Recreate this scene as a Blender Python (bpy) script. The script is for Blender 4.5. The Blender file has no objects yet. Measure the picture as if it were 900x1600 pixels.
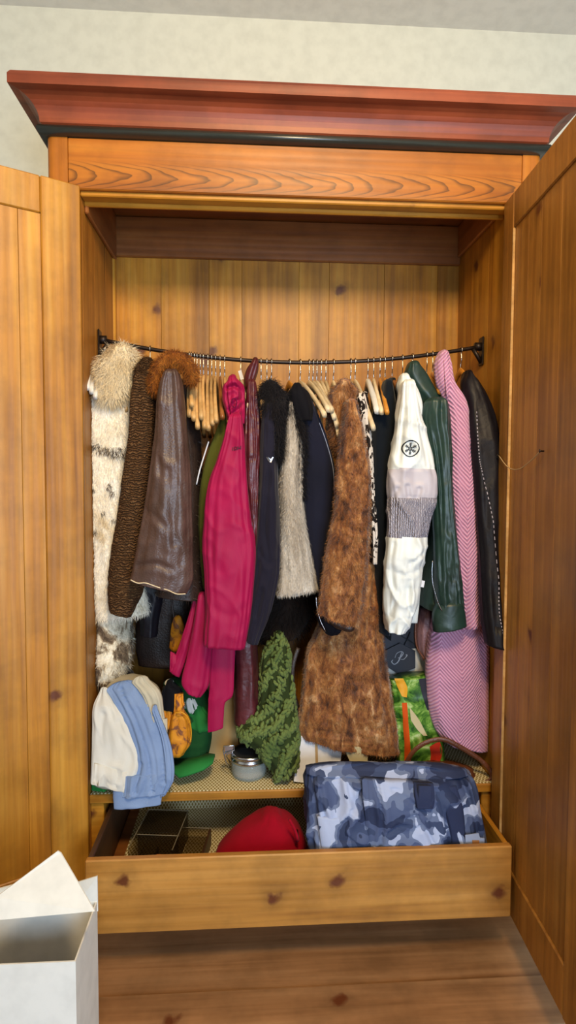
import bpy, bmesh, math, random
import numpy as np
from mathutils import Vector, Matrix, noise
from mathutils.bvhtree import BVHTree

# ------------------------------------------------------------------ camera, light, exposure
SC = bpy.context.scene
COL = SC.collection
Z0 = 0.38                       # height of the shelf top above the floor
FPX = 950.0                     # focal length in pixels of a 900 wide frame
CAM = np.array([-0.1403, -1.7171, 0.9108 + Z0])
YAW, PITCH, ROLL = 0.0638, -0.0534, 0.0039

def cam_axes():
    cy, sy, cp, sp = math.cos(YAW), math.sin(YAW), math.cos(PITCH), math.sin(PITCH)
    f = np.array([sy*cp, cy*cp, sp]); r = np.array([cy, -sy, 0.0]); u = np.cross(r, f)
    return r*math.cos(ROLL)+u*math.sin(ROLL), u*math.cos(ROLL)-r*math.sin(ROLL), f
CR, CU, CF = cam_axes()

cd = bpy.data.cameras.new('camera'); cam = bpy.data.objects.new('camera', cd); COL.objects.link(cam)
cd.sensor_fit = 'HORIZONTAL'; cd.sensor_width = 36.0; cd.lens = FPX/900*36.0
m = Matrix(((CR[0], CU[0], -CF[0], CAM[0]), (CR[1], CU[1], -CF[1], CAM[1]), (CR[2], CU[2], -CF[2], CAM[2]), (0, 0, 0, 1)))
cam.matrix_world = m
SC.camera = cam
SC.view_settings.view_transform = 'Standard'
SC.view_settings.look = 'None'
SC.view_settings.exposure = 0.0
SC.view_settings.gamma = 1.0
SC.view_settings.use_curve_mapping = False

D = .4347
W = bpy.data.worlds.new('world'); SC.world = W; W.use_nodes = True
W.node_tree.nodes['Background'].inputs[0].default_value = (0.75, 0.85, 1.0, 1)
W.node_tree.nodes['Background'].inputs[1].default_value = 0.6

def area(name, loc, target, size, size_y, power, color):
    l = bpy.data.lights.new(name, 'AREA'); l.shape = 'RECTANGLE'; l.size = size; l.size_y = size_y
    l.energy = power; l.color = color
    o = bpy.data.objects.new(name, l); COL.objects.link(o); o.location = loc
    d = Vector(target)-Vector(loc); o.rotation_euler = d.to_track_quat('-Z', 'Y').to_euler()
    return o
# daylight entering by the window in the wall behind the camera, and the warm ceiling lamp
area('window_daylight', (0.75, -3.42, 1.1), (0.1, 0, 0.85), 1.5, 1.5, 100, (0.60, 0.78, 1.0))
area('ceiling_lamp_light', (0.1, -1.8, 2.66), (-0.1, 0.1, 1.5), 0.4, 0.4, 47, (1.0, 0.73, 0.40))

def at(x, y, Y):
    """world point seen at a picture position, on the vertical plane at depth Y"""
    d = CF + CR*((x-450)/FPX) - CU*((y-800)/FPX)
    return CAM + d*((Y-CAM[1])/d[1])

# ------------------------------------------------------------------ materials
def lin(c):
    if isinstance(c, str):
        c = tuple(int(c[i:i+2], 16)/255 for i in (0, 2, 4))
    return tuple((v/12.92 if v <= .04045 else ((v+.055)/1.055)**2.4) for v in c)+(1.0,)

class NT:
    def __init__(s, name):
        s.m = bpy.data.materials.new(name); s.m.use_nodes = True; s.t = s.m.node_tree
        s.b = s.t.nodes['Principled BSDF']
    def n(s, typ, **kw):
        o = s.t.nodes.new(typ)
        for k, v in kw.items():
            setattr(o, k, v)
        return o
    def l(s, a, b): s.t.links.new(a, b)
    def coord(s, rnd=True):
        tc = s.n('ShaderNodeTexCoord')
        if not rnd: return tc.outputs['Object']
        oi = s.n('ShaderNodeObjectInfo'); mu = s.n('ShaderNodeMath', operation='MULTIPLY'); mu.inputs[1].default_value = 41.0
        s.l(oi.outputs['Random'], mu.inputs[0])
        cb = s.n('ShaderNodeCombineXYZ')
        for i in range(3): s.l(mu.outputs[0], cb.inputs[i])
        ad = s.n('ShaderNodeVectorMath', operation='ADD'); s.l(tc.outputs['Object'], ad.inputs[0]); s.l(cb.outputs[0], ad.inputs[1])
        return ad.outputs[0]
    def mapping(s, v, scale):
        mp = s.n('ShaderNodeMapping'); mp.inputs['Scale'].default_value = scale; s.l(v, mp.inputs['Vector']); return mp.outputs[0]
    def noise(s, v, scale, detail=3, rough=.55, dist=0.0):
        t = s.n('ShaderNodeTexNoise'); t.inputs['Scale'].default_value = scale; t.inputs['Detail'].default_value = detail
        t.inputs['Roughness'].default_value = rough; t.inputs['Distortion'].default_value = dist
        s.l(v, t.inputs['Vector']); return t.outputs['Fac']
    def ramp(s, f, stops, interp='LINEAR'):
        r = s.n('ShaderNodeValToRGB'); r.color_ramp.interpolation = interp
        e = r.color_ramp.elements
        while len(e) < len(stops): e.new(.5)
        for i, (p, c) in enumerate(stops):
            e[i].position = p; e[i].color = lin(c) if not isinstance(c, (int, float)) else (c, c, c, 1)
        s.l(f, r.inputs[0]); return r.outputs[0]
    def mix(s, f, a, b, mode='MIX'):
        x = s.n('ShaderNodeMix', data_type='RGBA', blend_type=mode)
        for k, v in ((0, f), (6, a), (7, b)):
            if hasattr(v, 'is_linked'): s.l(v, x.inputs[k])
            elif k == 0: x.inputs[0].default_value = v
            else: x.inputs[k].default_value = lin(v)
        return x.outputs[2]
    def math(s, op, a, b=None, c=None):
        x = s.n('ShaderNodeMath', operation=op)
        for i, v in enumerate((a, b, c)):
            if v is None: continue
            if hasattr(v, 'is_linked'): s.l(v, x.inputs[i])
            else: x.inputs[i].default_value = v
        return x.outputs[0]
    def bump(s, h, strength=.3, dist=.01):
        b = s.n('ShaderNodeBump'); b.inputs['Strength'].default_value = strength; b.inputs['Distance'].default_value = dist
        s.l(h, b.inputs['Height']); s.l(b.outputs[0], s.b.inputs['Normal'])
    def color(s, c):
        if hasattr(c, 'is_linked'): s.l(c, s.b.inputs['Base Color'])
        else: s.b.inputs['Base Color'].default_value = lin(c)
    def set(s, rough=.6, spec=.3, metal=0, sheen=0):
        s.b.inputs['Roughness'].default_value = rough; s.b.inputs['Specular IOR Level'].default_value = spec
        s.b.inputs['Metallic'].default_value = metal; s.b.inputs['Sheen Weight'].default_value = sheen
        return s.m

def wood(name, dark, mid, light, axis='Z', rough=.45, knots=True, cathedral=False):
    t = NT(name); v = t.coord()
    sc = {'X': (.05, 1, 1), 'Y': (1, .05, 1), 'Z': (1, 1, .05)}[axis]
    st = t.mapping(v, sc)
    n1 = t.noise(st, 30, 5, .55, .3)
    n2 = t.noise(t.mapping(v, tuple(q*.3+.03 for q in sc)), 14, 3, .5, .8)
    base = t.ramp(n1, [(.22, dark), (.47, mid), (.75, light)])
    tone = t.ramp(n2, [(.3, .80), (.55, 1.0), (.75, 1.1)])
    c = t.mix(1.0, base, tone, 'MULTIPLY')
    wv = t.n('ShaderNodeTexWave', wave_type='BANDS'); wv.bands_direction = {'X': 'Z', 'Y': 'Z', 'Z': 'X'}[axis]
    wv.inputs['Scale'].default_value = 13; wv.inputs['Distortion'].default_value = 7; wv.inputs['Detail'].default_value = 2
    wv.inputs['Detail Scale'].default_value = .6
    t.l(t.mapping(v, tuple(max(q, .09) for q in sc)), wv.inputs['Vector'])
    lines = t.ramp(wv.outputs['Fac'], [(.0, .78), (.22, 1.0), (1, 1.0)])
    c = t.mix(.32, c, lines, 'MULTIPLY')
    blot = t.ramp(t.noise(v, 7, 4, .65), [(.36, .74), (.58, 1.06)])
    c = t.mix(.75, c, blot, 'MULTIPLY')
    oi = t.n('ShaderNodeObjectInfo')
    c = t.mix(.5, c, t.ramp(oi.outputs['Random'], [(0, .78), (1, 1.12)]), 'MULTIPLY')
    if cathedral:
        tc = t.n('ShaderNodeTexCoord'); sp = t.n('ShaderNodeSeparateXYZ'); t.l(tc.outputs['Object'], sp.inputs[0])
        z = t.math('SUBTRACT', sp.outputs[2], Z0+1.728)
        zn = t.math('DIVIDE', z, .042)
        z2 = t.math('MULTIPLY', zn, zn)
        z2 = t.math('MULTIPLY', z2, .2)
        nz = t.math('MULTIPLY', t.noise(t.mapping(tc.outputs['Object'], (.5, 1, 2)), 7, 3), .22)
        vv = t.math('ADD', t.math('ADD', sp.outputs[0], z2), nz)
        fr = t.math('FRACT', t.math('MULTIPLY', vv, 15))
        ln = t.ramp(fr, [(.0, 1.0), (.6, .97), (.84, .5), (.94, .32), (1.0, 1.0)])
        msk = t.ramp(t.math('ABSOLUTE', zn), [(.55, 1.0), (1.05, .0)])
        c2 = t.mix(1.0, c, ln, 'MULTIPLY')
        c = t.mix(msk, c, c2)
    if knots:
        vo = t.n('ShaderNodeTexVoronoi', feature='F1', voronoi_dimensions='2D'); vo.inputs['Scale'].default_value = 1.0; vo.inputs['Randomness'].default_value = 1
        spk = t.n('ShaderNodeSeparateXYZ'); t.l(v, spk.inputs[0])
        nk = t.math('MULTIPLY', t.noise(v, 22, 3), .05)
        if axis == 'Z': u_, w_ = t.math('ADD', spk.outputs[0], spk.outputs[1]), spk.outputs[2]
        elif axis == 'X': u_, w_ = spk.outputs[2], spk.outputs[0]
        else: u_, w_ = spk.outputs[2], spk.outputs[1]
        if axis != 'Z': u_ = t.math('ADD', u_, spk.outputs[1])
        cbk = t.n('ShaderNodeCombineXYZ'); t.l(t.math('MULTIPLY', t.math('ADD', u_, nk), 4.2), cbk.inputs[0]); t.l(t.math('MULTIPLY', t.math('ADD', w_, nk), 4.0), cbk.inputs[1])
        t.l(cbk.outputs[0], vo.inputs['Vector'])
        halo = t.ramp(vo.outputs['Distance'], [(.06, .62), (.2, 1.0)])
        sel = t.n('ShaderNodeSeparateXYZ'); t.l(vo.outputs['Color'], sel.inputs[0]); sel = t.math('GREATER_THAN', sel.outputs[0], .66)
        c = t.mix(t.math('MULTIPLY', sel, .6), c, halo, 'MULTIPLY')
        km = t.ramp(vo.outputs['Distance'], [(.035, .95), (.06, .5), (.085, .0)])
        c = t.mix(t.math('MULTIPLY', sel, km), c, '5a2a10')
    t.color(c)
    t.bump(t.math('ADD', n1, t.math('MULTIPLY', wv.outputs['Fac'], .5)), .12, .004)
    return t.set(rough, .45)

def cloth(name, col, col2=None, rough=.85, nscale=6, bscale=160, bstr=.15, sheen=.02, spec=.1):
    t = NT(name); v = t.coord(False)
    n = t.noise(v, nscale, 3)
    t.color(t.ramp(n, [(.3, col2 or col), (.65, col)]))
    t.bump(t.noise(v, bscale, 2), bstr, .003)
    return t.set(rough, spec, 0, sheen)

def leather(name, col, col2, rough=.38, scale=55, bstr=.35, spec=.5):
    t = NT(name); v = t.coord(False)
    n = t.noise(v, 9, 5, .65)
    t.color(t.ramp(n, [(.3, col2), (.6, col)]))
    vo = t.n('ShaderNodeTexVoronoi', feature='DISTANCE_TO_EDGE'); vo.inputs['Scale'].default_value = scale*3; t.l(v, vo.inputs['Vector'])
    h = t.math('ADD', t.math('MULTIPLY', vo.outputs['Distance'], .6), t.noise(t.mapping(v, (1, 1, .45)), scale, 4, .6))
    t.bump(h, bstr, .006)
    return t.set(rough, spec)

def furmat(name, stops, scale=7, stretch=(1, 1, .6), detail=5, dist=.6, rough=.9):
    t = NT(name); v = t.coord(False)
    n = t.noise(t.mapping(v, stretch), scale, detail, .65, dist)
    c = t.ramp(n, stops)
    f = t.ramp(t.noise(v, 170, 2), [(.3, .84), (.7, 1.2)])
    c = t.mix(.8, c, f, 'MULTIPLY')
    t.color(c)
    return t.set(rough, .15, 0, .05)

def plain(name, col, rough=.5, spec=.4, metal=0.0, bump=0, bscale=60):
    t = NT(name); v = t.coord(False)
    n = t.noise(v, 22, 3)
    a = lin(col)
    d = tuple(x*.9 for x in a[:3])
    r = t.n('ShaderNodeValToRGB'); r.color_ramp.elements[0].position = .3; r.color_ramp.elements[0].color = d+(1,)
    r.color_ramp.elements[1].position = .6; r.color_ramp.elements[1].color = a
    t.l(n, r.inputs[0]); t.color(r.outputs[0])
    if bump: t.bump(t.noise(v, bscale, 3), bump, .004)
    return t.set(rough, spec, metal)

M = {}
P3 = ('8a5514', 'b6791f', 'cd9535')
M['pine_z'] = wood('pine_upright', *P3, axis='Z')
M['pine_x'] = wood('pine_across', *P3, axis='X')
M['pine_y'] = wood('pine_depth', *P3, axis='Y')
M['pine_red_x'] = wood('pine_header', '87480c', 'aa6214', 'bd7822', axis='X', knots=False, cathedral=True)
M['pine_red_z'] = wood('pine_post', '8a4c0e', 'ac6414', 'be7822', axis='Z', knots=False)
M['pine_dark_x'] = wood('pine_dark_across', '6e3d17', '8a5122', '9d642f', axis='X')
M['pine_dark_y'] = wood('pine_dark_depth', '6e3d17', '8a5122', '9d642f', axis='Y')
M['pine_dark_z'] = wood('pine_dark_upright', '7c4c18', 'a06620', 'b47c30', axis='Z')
M['pine_door_z'] = wood('pine_shaded_door', '764c1a', 'a06c2a', 'b6833c', axis='Z')  # same pine darkened, the weaker light on this door put into its colour
M['pine_drawer'] = wood('pine_drawer', '8e5a20', 'b47c34', 'c89046', axis='X')
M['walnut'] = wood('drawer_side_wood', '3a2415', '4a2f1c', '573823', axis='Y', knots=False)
M['bead'] = plain('dark_green_moulding', '2a2f2c', .28, .6)
M['cornice'] = wood('red_brown_cornice', '6a2e1a', '8a4024', 'a05232', axis='X', knots=False)
M['steel'] = plain('dark_steel_rod', '2b211c', .4, .5, .6)
M['chrome'] = plain('hook_wire', 'c4bfb8', .25, .5, 1.0)
M['brass'] = plain('brass', 'a07434', .35, .5, 1.0)
M['wall'] = plain('pale_wall', 'cdd0c6', .9, .1)
M['ceil'] = plain('white_ceiling', 'e4e2da', .9, .1)
M['hang_light'] = wood('hanger_beech', 'b98a4c', 'd0a366', 'dfb97e', axis='Y', knots=False, rough=.35)
M['hang_pale'] = wood('hanger_pale', 'c4ab82', 'd8c29a', 'e4d2b0', axis='Y', knots=False, rough=.35)
M['hang_orange'] = wood('hanger_orange', 'b06a1e', 'cc8630', 'd99a48', axis='Y', knots=False, rough=.3)
M['hang_brown'] = wood('hanger_brown', '6b3a18', '8a5226', '9c6434', axis='Y', knots=False, rough=.3)
M['white_plastic'] = plain('white_plastic', 'd8d5cc', .35, .5)
M['paper'] = plain('white_paper', 'e3e4ea', .8, .15)
M['card_white'] = plain('white_card', 'd9d6cd', .8, .15)
M['card'] = plain('kraft_card', 'bd9a66', .85, .1)
M['twine'] = plain('twine', 'b69a72', .9, .1)

def lining():
    t = NT('patterned_lining_paper'); tc = t.n('ShaderNodeTexCoord'); sp = t.n('ShaderNodeSeparateXYZ'); t.l(tc.outputs['Object'], sp.inputs[0])
    y2 = t.math('ADD', sp.outputs[1], t.math('MULTIPLY', sp.outputs[2], 1.0))
    a = t.math('ABSOLUTE', t.math('SINE', t.math('MULTIPLY', t.math('ADD', sp.outputs[0], t.math('MULTIPLY', y2, .55)), 300)))
    b = t.math('ABSOLUTE', t.math('SINE', t.math('MULTIPLY', t.math('SUBTRACT', sp.outputs[0], t.math('MULTIPLY', y2, .55)), 300)))
    mn = t.math('MINIMUM', a, b)
    t.color(t.ramp(mn, [(.22, 'ece3c2'), (.42, 'b8a264'), (.75, '8f7840')]))
    return t.set(.6, .3)
M['lining'] = lining()

# ------------------------------------------------------------------ mesh helpers
class Thing:
    def __init__(s, name, base, label, cat, group=None, kind=None):
        s.e = bpy.data.objects.new(name, None); COL.objects.link(s.e)
        s.e.empty_display_size = .05
        s.base = np.array(base, float); s.e.location = s.base
        tag(s.e, label, cat, group, kind)
def tag(o, label=None, cat=None, group=None, kind=None):
    if label: o['label'] = label
    if cat: o['category'] = cat
    if group: o['group'] = group
    if kind: o['kind'] = kind
    return o

def mesh_obj(name, V, F, mat, parent=None, origin=(0, 0, 0), smooth=True, label=None, kind=None):
    """one mesh object; V in world space, shifted by the thing's base"""
    me = bpy.data.meshes.new(name)
    V = np.asarray(V, float)-np.asarray(origin, float)
    if isinstance(F, np.ndarray):
        n, k = F.shape
        me.vertices.add(len(V)); me.vertices.foreach_set('co', V.ravel())
        me.loops.add(n*k); me.loops.foreach_set('vertex_index', F.ravel().astype(np.int32))
        me.polygons.add(n); me.polygons.foreach_set('loop_start', np.arange(0, n*k, k, dtype=np.int32))
        me.update(calc_edges=True); me.validate()
    else:
        me.from_pydata([tuple(v) for v in V], [], F)
    if smooth: me.polygons.foreach_set('use_smooth', [True]*len(me.polygons))
    me.materials.append(mat if not isinstance(mat, str) else M[mat])
    me.update()
    o = bpy.data.objects.new(name, me); COL.objects.link(o)
    if parent is not None: o.parent = parent
    if label: o['label'] = label
    if kind: o['kind'] = kind
    return o

def part(th, name, V, F, mat, parent=None, **kw):
    return mesh_obj(name, V, F, mat, parent or th.e, th.base, **kw)
def single(name, V, F, mat, label, cat, group=None, smooth=True):
    V = np.asarray(V, float)
    base = np.array([(V[:, 0].min()+V[:, 0].max())/2, (V[:, 1].min()+V[:, 1].max())/2, V[:, 2].min()])
    o = mesh_obj(name, V, F, mat, None, base, smooth=smooth); o.location = base
    return tag(o, label, cat, group)

def box(x0, x1, y0, y1, z0, z1, bev=.003):
    """chamfered box: returns V, F"""
    bm = bmesh.new(); bmesh.ops.create_cube(bm, size=1)
    for v in bm.verts:
        v.co = ((x0+x1)/2+v.co.x*(x1-x0), (y0+y1)/2+v.co.y*(y1-y0), (z0+z1)/2+v.co.z*(z1-z0))
    if bev: bmesh.ops.bevel(bm, geom=bm.edges[:], offset=bev, segments=1, affect='EDGES')
    bm.verts.index_update()
    V = [tuple(v.co) for v in bm.verts]; F = [[v.index for v in f.verts] for f in bm.faces]; bm.free()
    return np.array(V), F
def join(*vf):
    V, F, o = [], [], 0
    for v, f in vf:
        V.append(np.asarray(v, float)); F += [[i+o for i in q] for q in f]; o += len(v)
    return np.vstack(V), F

def crom(P, n):
    """Catmull-Rom through rows of numbers"""
    P = np.asarray(P, float); k = len(P)
    if k == 2: return np.array([P[0]*(1-t)+P[1]*t for t in np.linspace(0, 1, n)])
    Q = np.vstack([2*P[0]-P[1], P, 2*P[-1]-P[-2]])
    out = []
    for u in np.linspace(0, k-1, n):
        i = min(int(u), k-2); t = u-i
        a, b, c, d = Q[i:i+4]
        out.append(.5*((2*b)+(-a+c)*t+(2*a-5*b+4*c-d)*t*t+(-a+3*b-3*c+d)*t**3))
    return np.array(out)

def tube(path, r, seg=8, n=None, flat=None, up=(0, 1, 0), closed_ends=True):
    """tube along a 3D path, r number or list; flat=(ru, rv) for strap section"""
    P = crom(path, n) if n else np.asarray(path, float)
    k = len(P); r = np.interp(np.linspace(0, 1, k), np.linspace(0, 1, len(r)), r) if hasattr(r, '__len__') else np.full(k, r)
    V, F = [], []
    up = np.array(up, float)
    for i in range(k):
        t = P[min(i+1, k-1)]-P[max(i-1, 0)]; t = t/(np.linalg.norm(t)+1e-9)
        a = up-t*(up@t)
        if np.linalg.norm(a) < 1e-3: a = np.array([1., 0, 0])-t*t[0]
        a /= np.linalg.norm(a); b = np.cross(t, a)
        for j in range(seg):
            q = 2*math.pi*j/seg
            V.append(P[i]+a*math.cos(q)*r[i]*(flat[0] if flat else 1)+b*math.sin(q)*r[i]*(flat[1] if flat else 1))
    for i in range(k-1):
        for j in range(seg):
            F.append([i*seg+j, i*seg+(j+1) % seg, (i+1)*seg+(j+1) % seg, (i+1)*seg+j])
    if closed_ends:
        F.append(list(range(seg))[::-1]); F.append([(k-1)*seg+j for j in range(seg)])
    return np.array(V), F
def pxpath(pts, Y):
    return np.array([at(p[0], p[1], p[2] if len(p) > 2 else Y) for p in pts])

def creased(lines, Y, depth=.008, width=.006):
    # valleys with a raised shoulder along the fold lines of a cloth
    L = []
    for l in lines:
        P = np.array([at(x, y, Y) for x, y in l])[:, [0, 2]]; P = crom(P, 24); L.append(P)
    P = np.vstack(L)
    def f(a, p):
        if math.sin(a) > .2: return 0
        d2 = ((P-np.array([p[0], p[2]]))**2).sum(1); d = math.sqrt(d2.min())
        w = -depth*math.exp(-(d/width)**2)+depth*.55*math.exp(-((d-width*2.2)/(width*1.3))**2)
        return np.array([0, math.sin(a)*w, 0])
    return f
def loft(rows, Y, ty, n=56, seg=36, amp=.006, fx=5.0, fz=3.0, seed=0, e=.85, top='round', bot='hem', wr=.004, extra=None):
    """closed hanging volume. rows: (xl, yl, xr, yr[, Y[, ty]]) outline at the thing's own depth"""
    R = [(list(r)+[Y, ty][len(r)-4:]) if len(r) < 6 else list(r) for r in rows]
    R = crom(R, n)
    V = []
    def ring(r, sx=1, sy=1, dz=0.0, k=0):
        L = at(r[0], r[1], r[4]); Q = at(r[2], r[3], r[4]); c = (L+Q)/2; h = (Q-L)/2*sx
        for j in range(seg):
            a = 2*math.pi*j/seg; ca, sa = math.cos(a), math.sin(a)
            x = math.copysign(abs(ca)**e, ca); y = math.copysign(abs(sa)**e, sa)
            p = c+h*x+np.array([0, y*r[5]*sy, dz])
            if amp:
                w = noise.noise(Vector((ca*1.2*fx*.35+seed*7.3, sa*1.2*fx*.35+seed*3.1, p[2]*fz)))+.5*noise.noise(Vector((ca*fx*.8+seed, sa*fx*.8, p[2]*fz*2.3+seed)))
                d = w*amp
                p = p+np.array([x*d*.6, y*d*1.4, 0])
                if wr:
                    rd = 1-abs(noise.noise(Vector((p[0]*13+p[2]*7+seed*1.7, p[1]*9, p[2]*8-p[0]*6+seed*2.3))))*2.2
                    if rd > 0: p = p+np.array([x*.35, y, 0])*(rd**3*wr)
                if extra: p = p+extra(a, p)
            if p[1] > -.005: p[0] = min(max(p[0], -.597), .597)
            p[1] = min(p[1], D-.035)
            if p[1] > .018 and p[2] > Z0-.03: p[2] = max(p[2], Z0+.004)
            V.append(p)
    hh = .008
    rings = 0
    if top == 'round':
        for s, d in ((.15, .9), (.55, .75), (.85, .4)):
            ring(R[0], s, s, d*hh*2); rings += 1
    for r in R: ring(r); rings += 1
    if bot == 'round':
        for s, d in ((.85, .4), (.55, .75), (.15, .9)):
            ring(R[-1], s, s, -d*hh*2); rings += 1
    elif bot == 'hem':
        ring(R[-1], .94, .9, -.001); ring(R[-1], .88, .8, .02); ring(R[-1], .8, .7, .06); rings += 3
    F = []
    for i in range(rings-1):
        for j in range(seg):
            F.append([i*seg+j, (i+1)*seg+j, (i+1)*seg+(j+1) % seg, i*seg+(j+1) % seg])
    F.append([j for j in range(seg)]); F.append([(rings-1)*seg+j for j in range(seg)][::-1])
    return np.array(V), F

def fur(VF, count, length, width, lift=.5, droop=.8, rnd=.35, seed=1, zmin=None):
    """strands as tapered blades standing on a surface"""
    V, F = VF; rg = np.random.default_rng(seed)
    T = []
    for f in F:
        for i in range(1, len(f)-1): T.append((f[0], f[i], f[i+1]))
    T = np.array(T); A, B, C = V[T[:, 0]], V[T[:, 1]], V[T[:, 2]]
    N = np.cross(B-A, C-A); ar = np.linalg.norm(N, axis=1); N = N/(ar[:, None]+1e-12)
    cen = V.mean(0)
    sgn = np.sign((((A+B+C)/3-cen)*N).sum()); N = N*sgn
    ar = ar*np.where(N[:, 1] > .3, .25, 1.0)
    idx = rg.choice(len(T), count, p=ar/ar.sum())
    u = rg.random((count, 1)); v = rg.random((count, 1)); k = (u+v) > 1; u = np.where(k, 1-u, u); v = np.where(k, 1-v, v)
    p = A[idx]+(B-A)[idx]*u+(C-A)[idx]*v; n = N[idx]
    d = n*lift+np.array([0, 0, -droop])+rg.normal(0, rnd, (count, 3))
    d /= np.linalg.norm(d, axis=1)[:, None]
    L = length*(.55+.9*rg.random((count, 1)))
    s = np.cross(d, n+rg.normal(0, .3, (count, 3))); s /= np.linalg.norm(s, axis=1)[:, None]+1e-9
    w = width*(.6+.8*rg.random((count, 1)))
    p = p-n*.001
    mid = p+n*L*.28+d*L*.35
    tip = p+n*L*.18+d*L+np.array([0, 0, -.12])*L
    for q_ in (mid, tip):
        q_[:, 0] = np.where(q_[:, 1] > -.005, np.clip(q_[:, 0], -.598, .598), q_[:, 0])
    VV = np.stack([p-s*w, p+s*w, mid+s*w*.8, mid-s*w*.8, tip], 1).reshape(-1, 3)
    o = np.arange(count)[:, None]*5
    FF = np.concatenate([o+np.array([0, 1, 2]), o+np.array([0, 2, 3]), o+np.array([3, 2, 4])])
    return VV, FF

def fur_spots(VF, count, length, width, spots, **kw):
    # strands only inside round patches: spots are (x, y, radius in px, Y)
    V, F = fur(VF, count, length, width, **kw)
    P = V.reshape(-1, 5, 3)[:, 0]; keep = np.zeros(len(P), bool)
    for x, y, rx, rz, Y in spots:
        c = at(x, y, Y); k = .00185
        nz = np.array([noise.noise(Vector((q[0]*40, q[1]*40, q[2]*40))) for q in P])*.5
        keep |= (((P[:, 0]-c[0])/(rx*k))**2+((P[:, 2]-c[2])/(rz*k))**2+nz < 1) & (P[:, 1] < Y+.06)
    VV = V.reshape(-1, 5, 3)[keep].reshape(-1, 3); n = keep.sum(); o = np.arange(n)[:, None]*5
    return VV, np.concatenate([o+np.array([0, 1, 2]), o+np.array([0, 2, 3]), o+np.array([3, 2, 4])])

def slab(poly, Y, th, tilt=0.0, bev=True):
    """flat panel with thickness; poly of (x, y[, Y])"""
    Pf = np.array([at(p[0], p[1], p[2] if len(p) > 2 else Y) for p in poly])
    n = len(Pf); Pb = Pf+np.array([0, th, 0])
    V = np.vstack([Pf, Pb]); F = [list(range(n)), list(range(2*n-1, n-1, -1))]
    for i in range(n): F.append([i, i+n, (i+1) % n+n, (i+1) % n])
    return V, F

def bvh_of(*vfs):
    V, F = join(*vfs) if len(vfs) > 1 else vfs[0]
    return BVHTree.FromPolygons([tuple(v) for v in V], [list(f) for f in F])
def snap(V, bvh, off=.0012):
    out = []
    for p in V:
        h = bvh.ray_cast(Vector((p[0], -1.0, p[2])), Vector((0, 1, 0)))
        out.append((p[0], h[0].y-off, p[2]) if h[0] is not None else tuple(p))
    return np.array(out)
def strokes(lines, w, n=None):
    """flat ribbons in the XZ plane from 2D polylines given as world (x, z)"""
    V, F = [], []
    for L in lines:
        P = np.asarray(L, float)
        if n: P = crom(P, n)
        ww = w if not hasattr(w, '__len__') else np.interp(np.linspace(0, 1, len(P)), np.linspace(0, 1, len(w)), w)
        ww = np.full(len(P), ww) if not hasattr(ww, '__len__') else ww
        o = len(V)
        for i in range(len(P)):
            t = P[min(i+1, len(P)-1)]-P[max(i-1, 0)]; t /= np.linalg.norm(t)+1e-9; nn = np.array([-t[1], t[0]])
            a = P[i]+nn*ww[i]; b = P[i]-nn*ww[i]
            V += [(a[0], 0, a[1]), (b[0], 0, b[1])]
        for i in range(len(P)-1): F.append([o+2*i, o+2*i+1, o+2*i+3, o+2*i+2])
    return np.array(V), F

# ------------------------------------------------------------------ the room
def struct(name, VF, mat):
    o = mesh_obj(name, VF[0], VF[1], mat, None, smooth=False); o['kind'] = 'structure'; return o
M['floor'] = wood('floor_boards', '6f4a2a', '8f6540', 'a67c54', axis='X')
FL = struct('floor', box(-2.2, 2.2, -3.6, .56, -.05, 0, 0), 'floor')
for i in range(9):      # floorboards in view under the wardrobe and in front of it
    y = -1.55+i*.145
    if y > -.28: break
    mesh_obj('floorboard', *box(-2.1, 2.1, y+.0015, y+.1435, -.001, .006, .0015), 'floor', FL, smooth=False)
struct('wall_back', box(-2.2, 2.2, .50, .56, 0, 2.9, 0), 'wall')
struct('wall_left', box(-2.26, -2.2, -3.6, .56, 0, 2.9, 0), 'wall')
struct('wall_right', box(2.2, 2.26, -3.6, .56, 0, 2.9, 0), 'wall')
struct('ceiling', box(-2.26, 2.26, -3.6, .56, 2.9, 2.96, 0), 'ceil')
struct('wall_front', join(box(-2.2, -.1, -3.6, -3.54, 0, 2.9, 0), box(1.6, 2.2, -3.6, -3.54, 0, 2.9, 0), box(-.1, 1.6, -3.6, -3.54, 0, .3, 0), box(-.1, 1.6, -3.6, -3.54, 2.15, 2.9, 0)), 'wall')
struct('window_1', join(box(-.1, -.04, -3.6, -3.54, .3, 2.15), box(1.54, 1.6, -3.6, -3.54, .3, 2.15), box(.72, .78, -3.6, -3.54, .3, 2.15), box(-.04, 1.54, -3.6, -3.54, .3, .36), box(-.04, 1.54, -3.6, -3.54, 2.09, 2.15)), 'white_plastic')

# ------------------------------------------------------------------ the wardrobe
WD = Thing('wardrobe', (0, .2, 0), 'large old pine wardrobe with both doors standing open', 'wardrobe')
HZ = Z0+1.691       # header bottom
TZ = Z0+1.826       # header top
D = .4347
FZ = .10            # bottom of carcass
def wp(name, VF, mat, parent=None, **kw): return part(WD, name, VF[0], VF[1], mat, parent, smooth=kw.pop('smooth', False), **kw)
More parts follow.
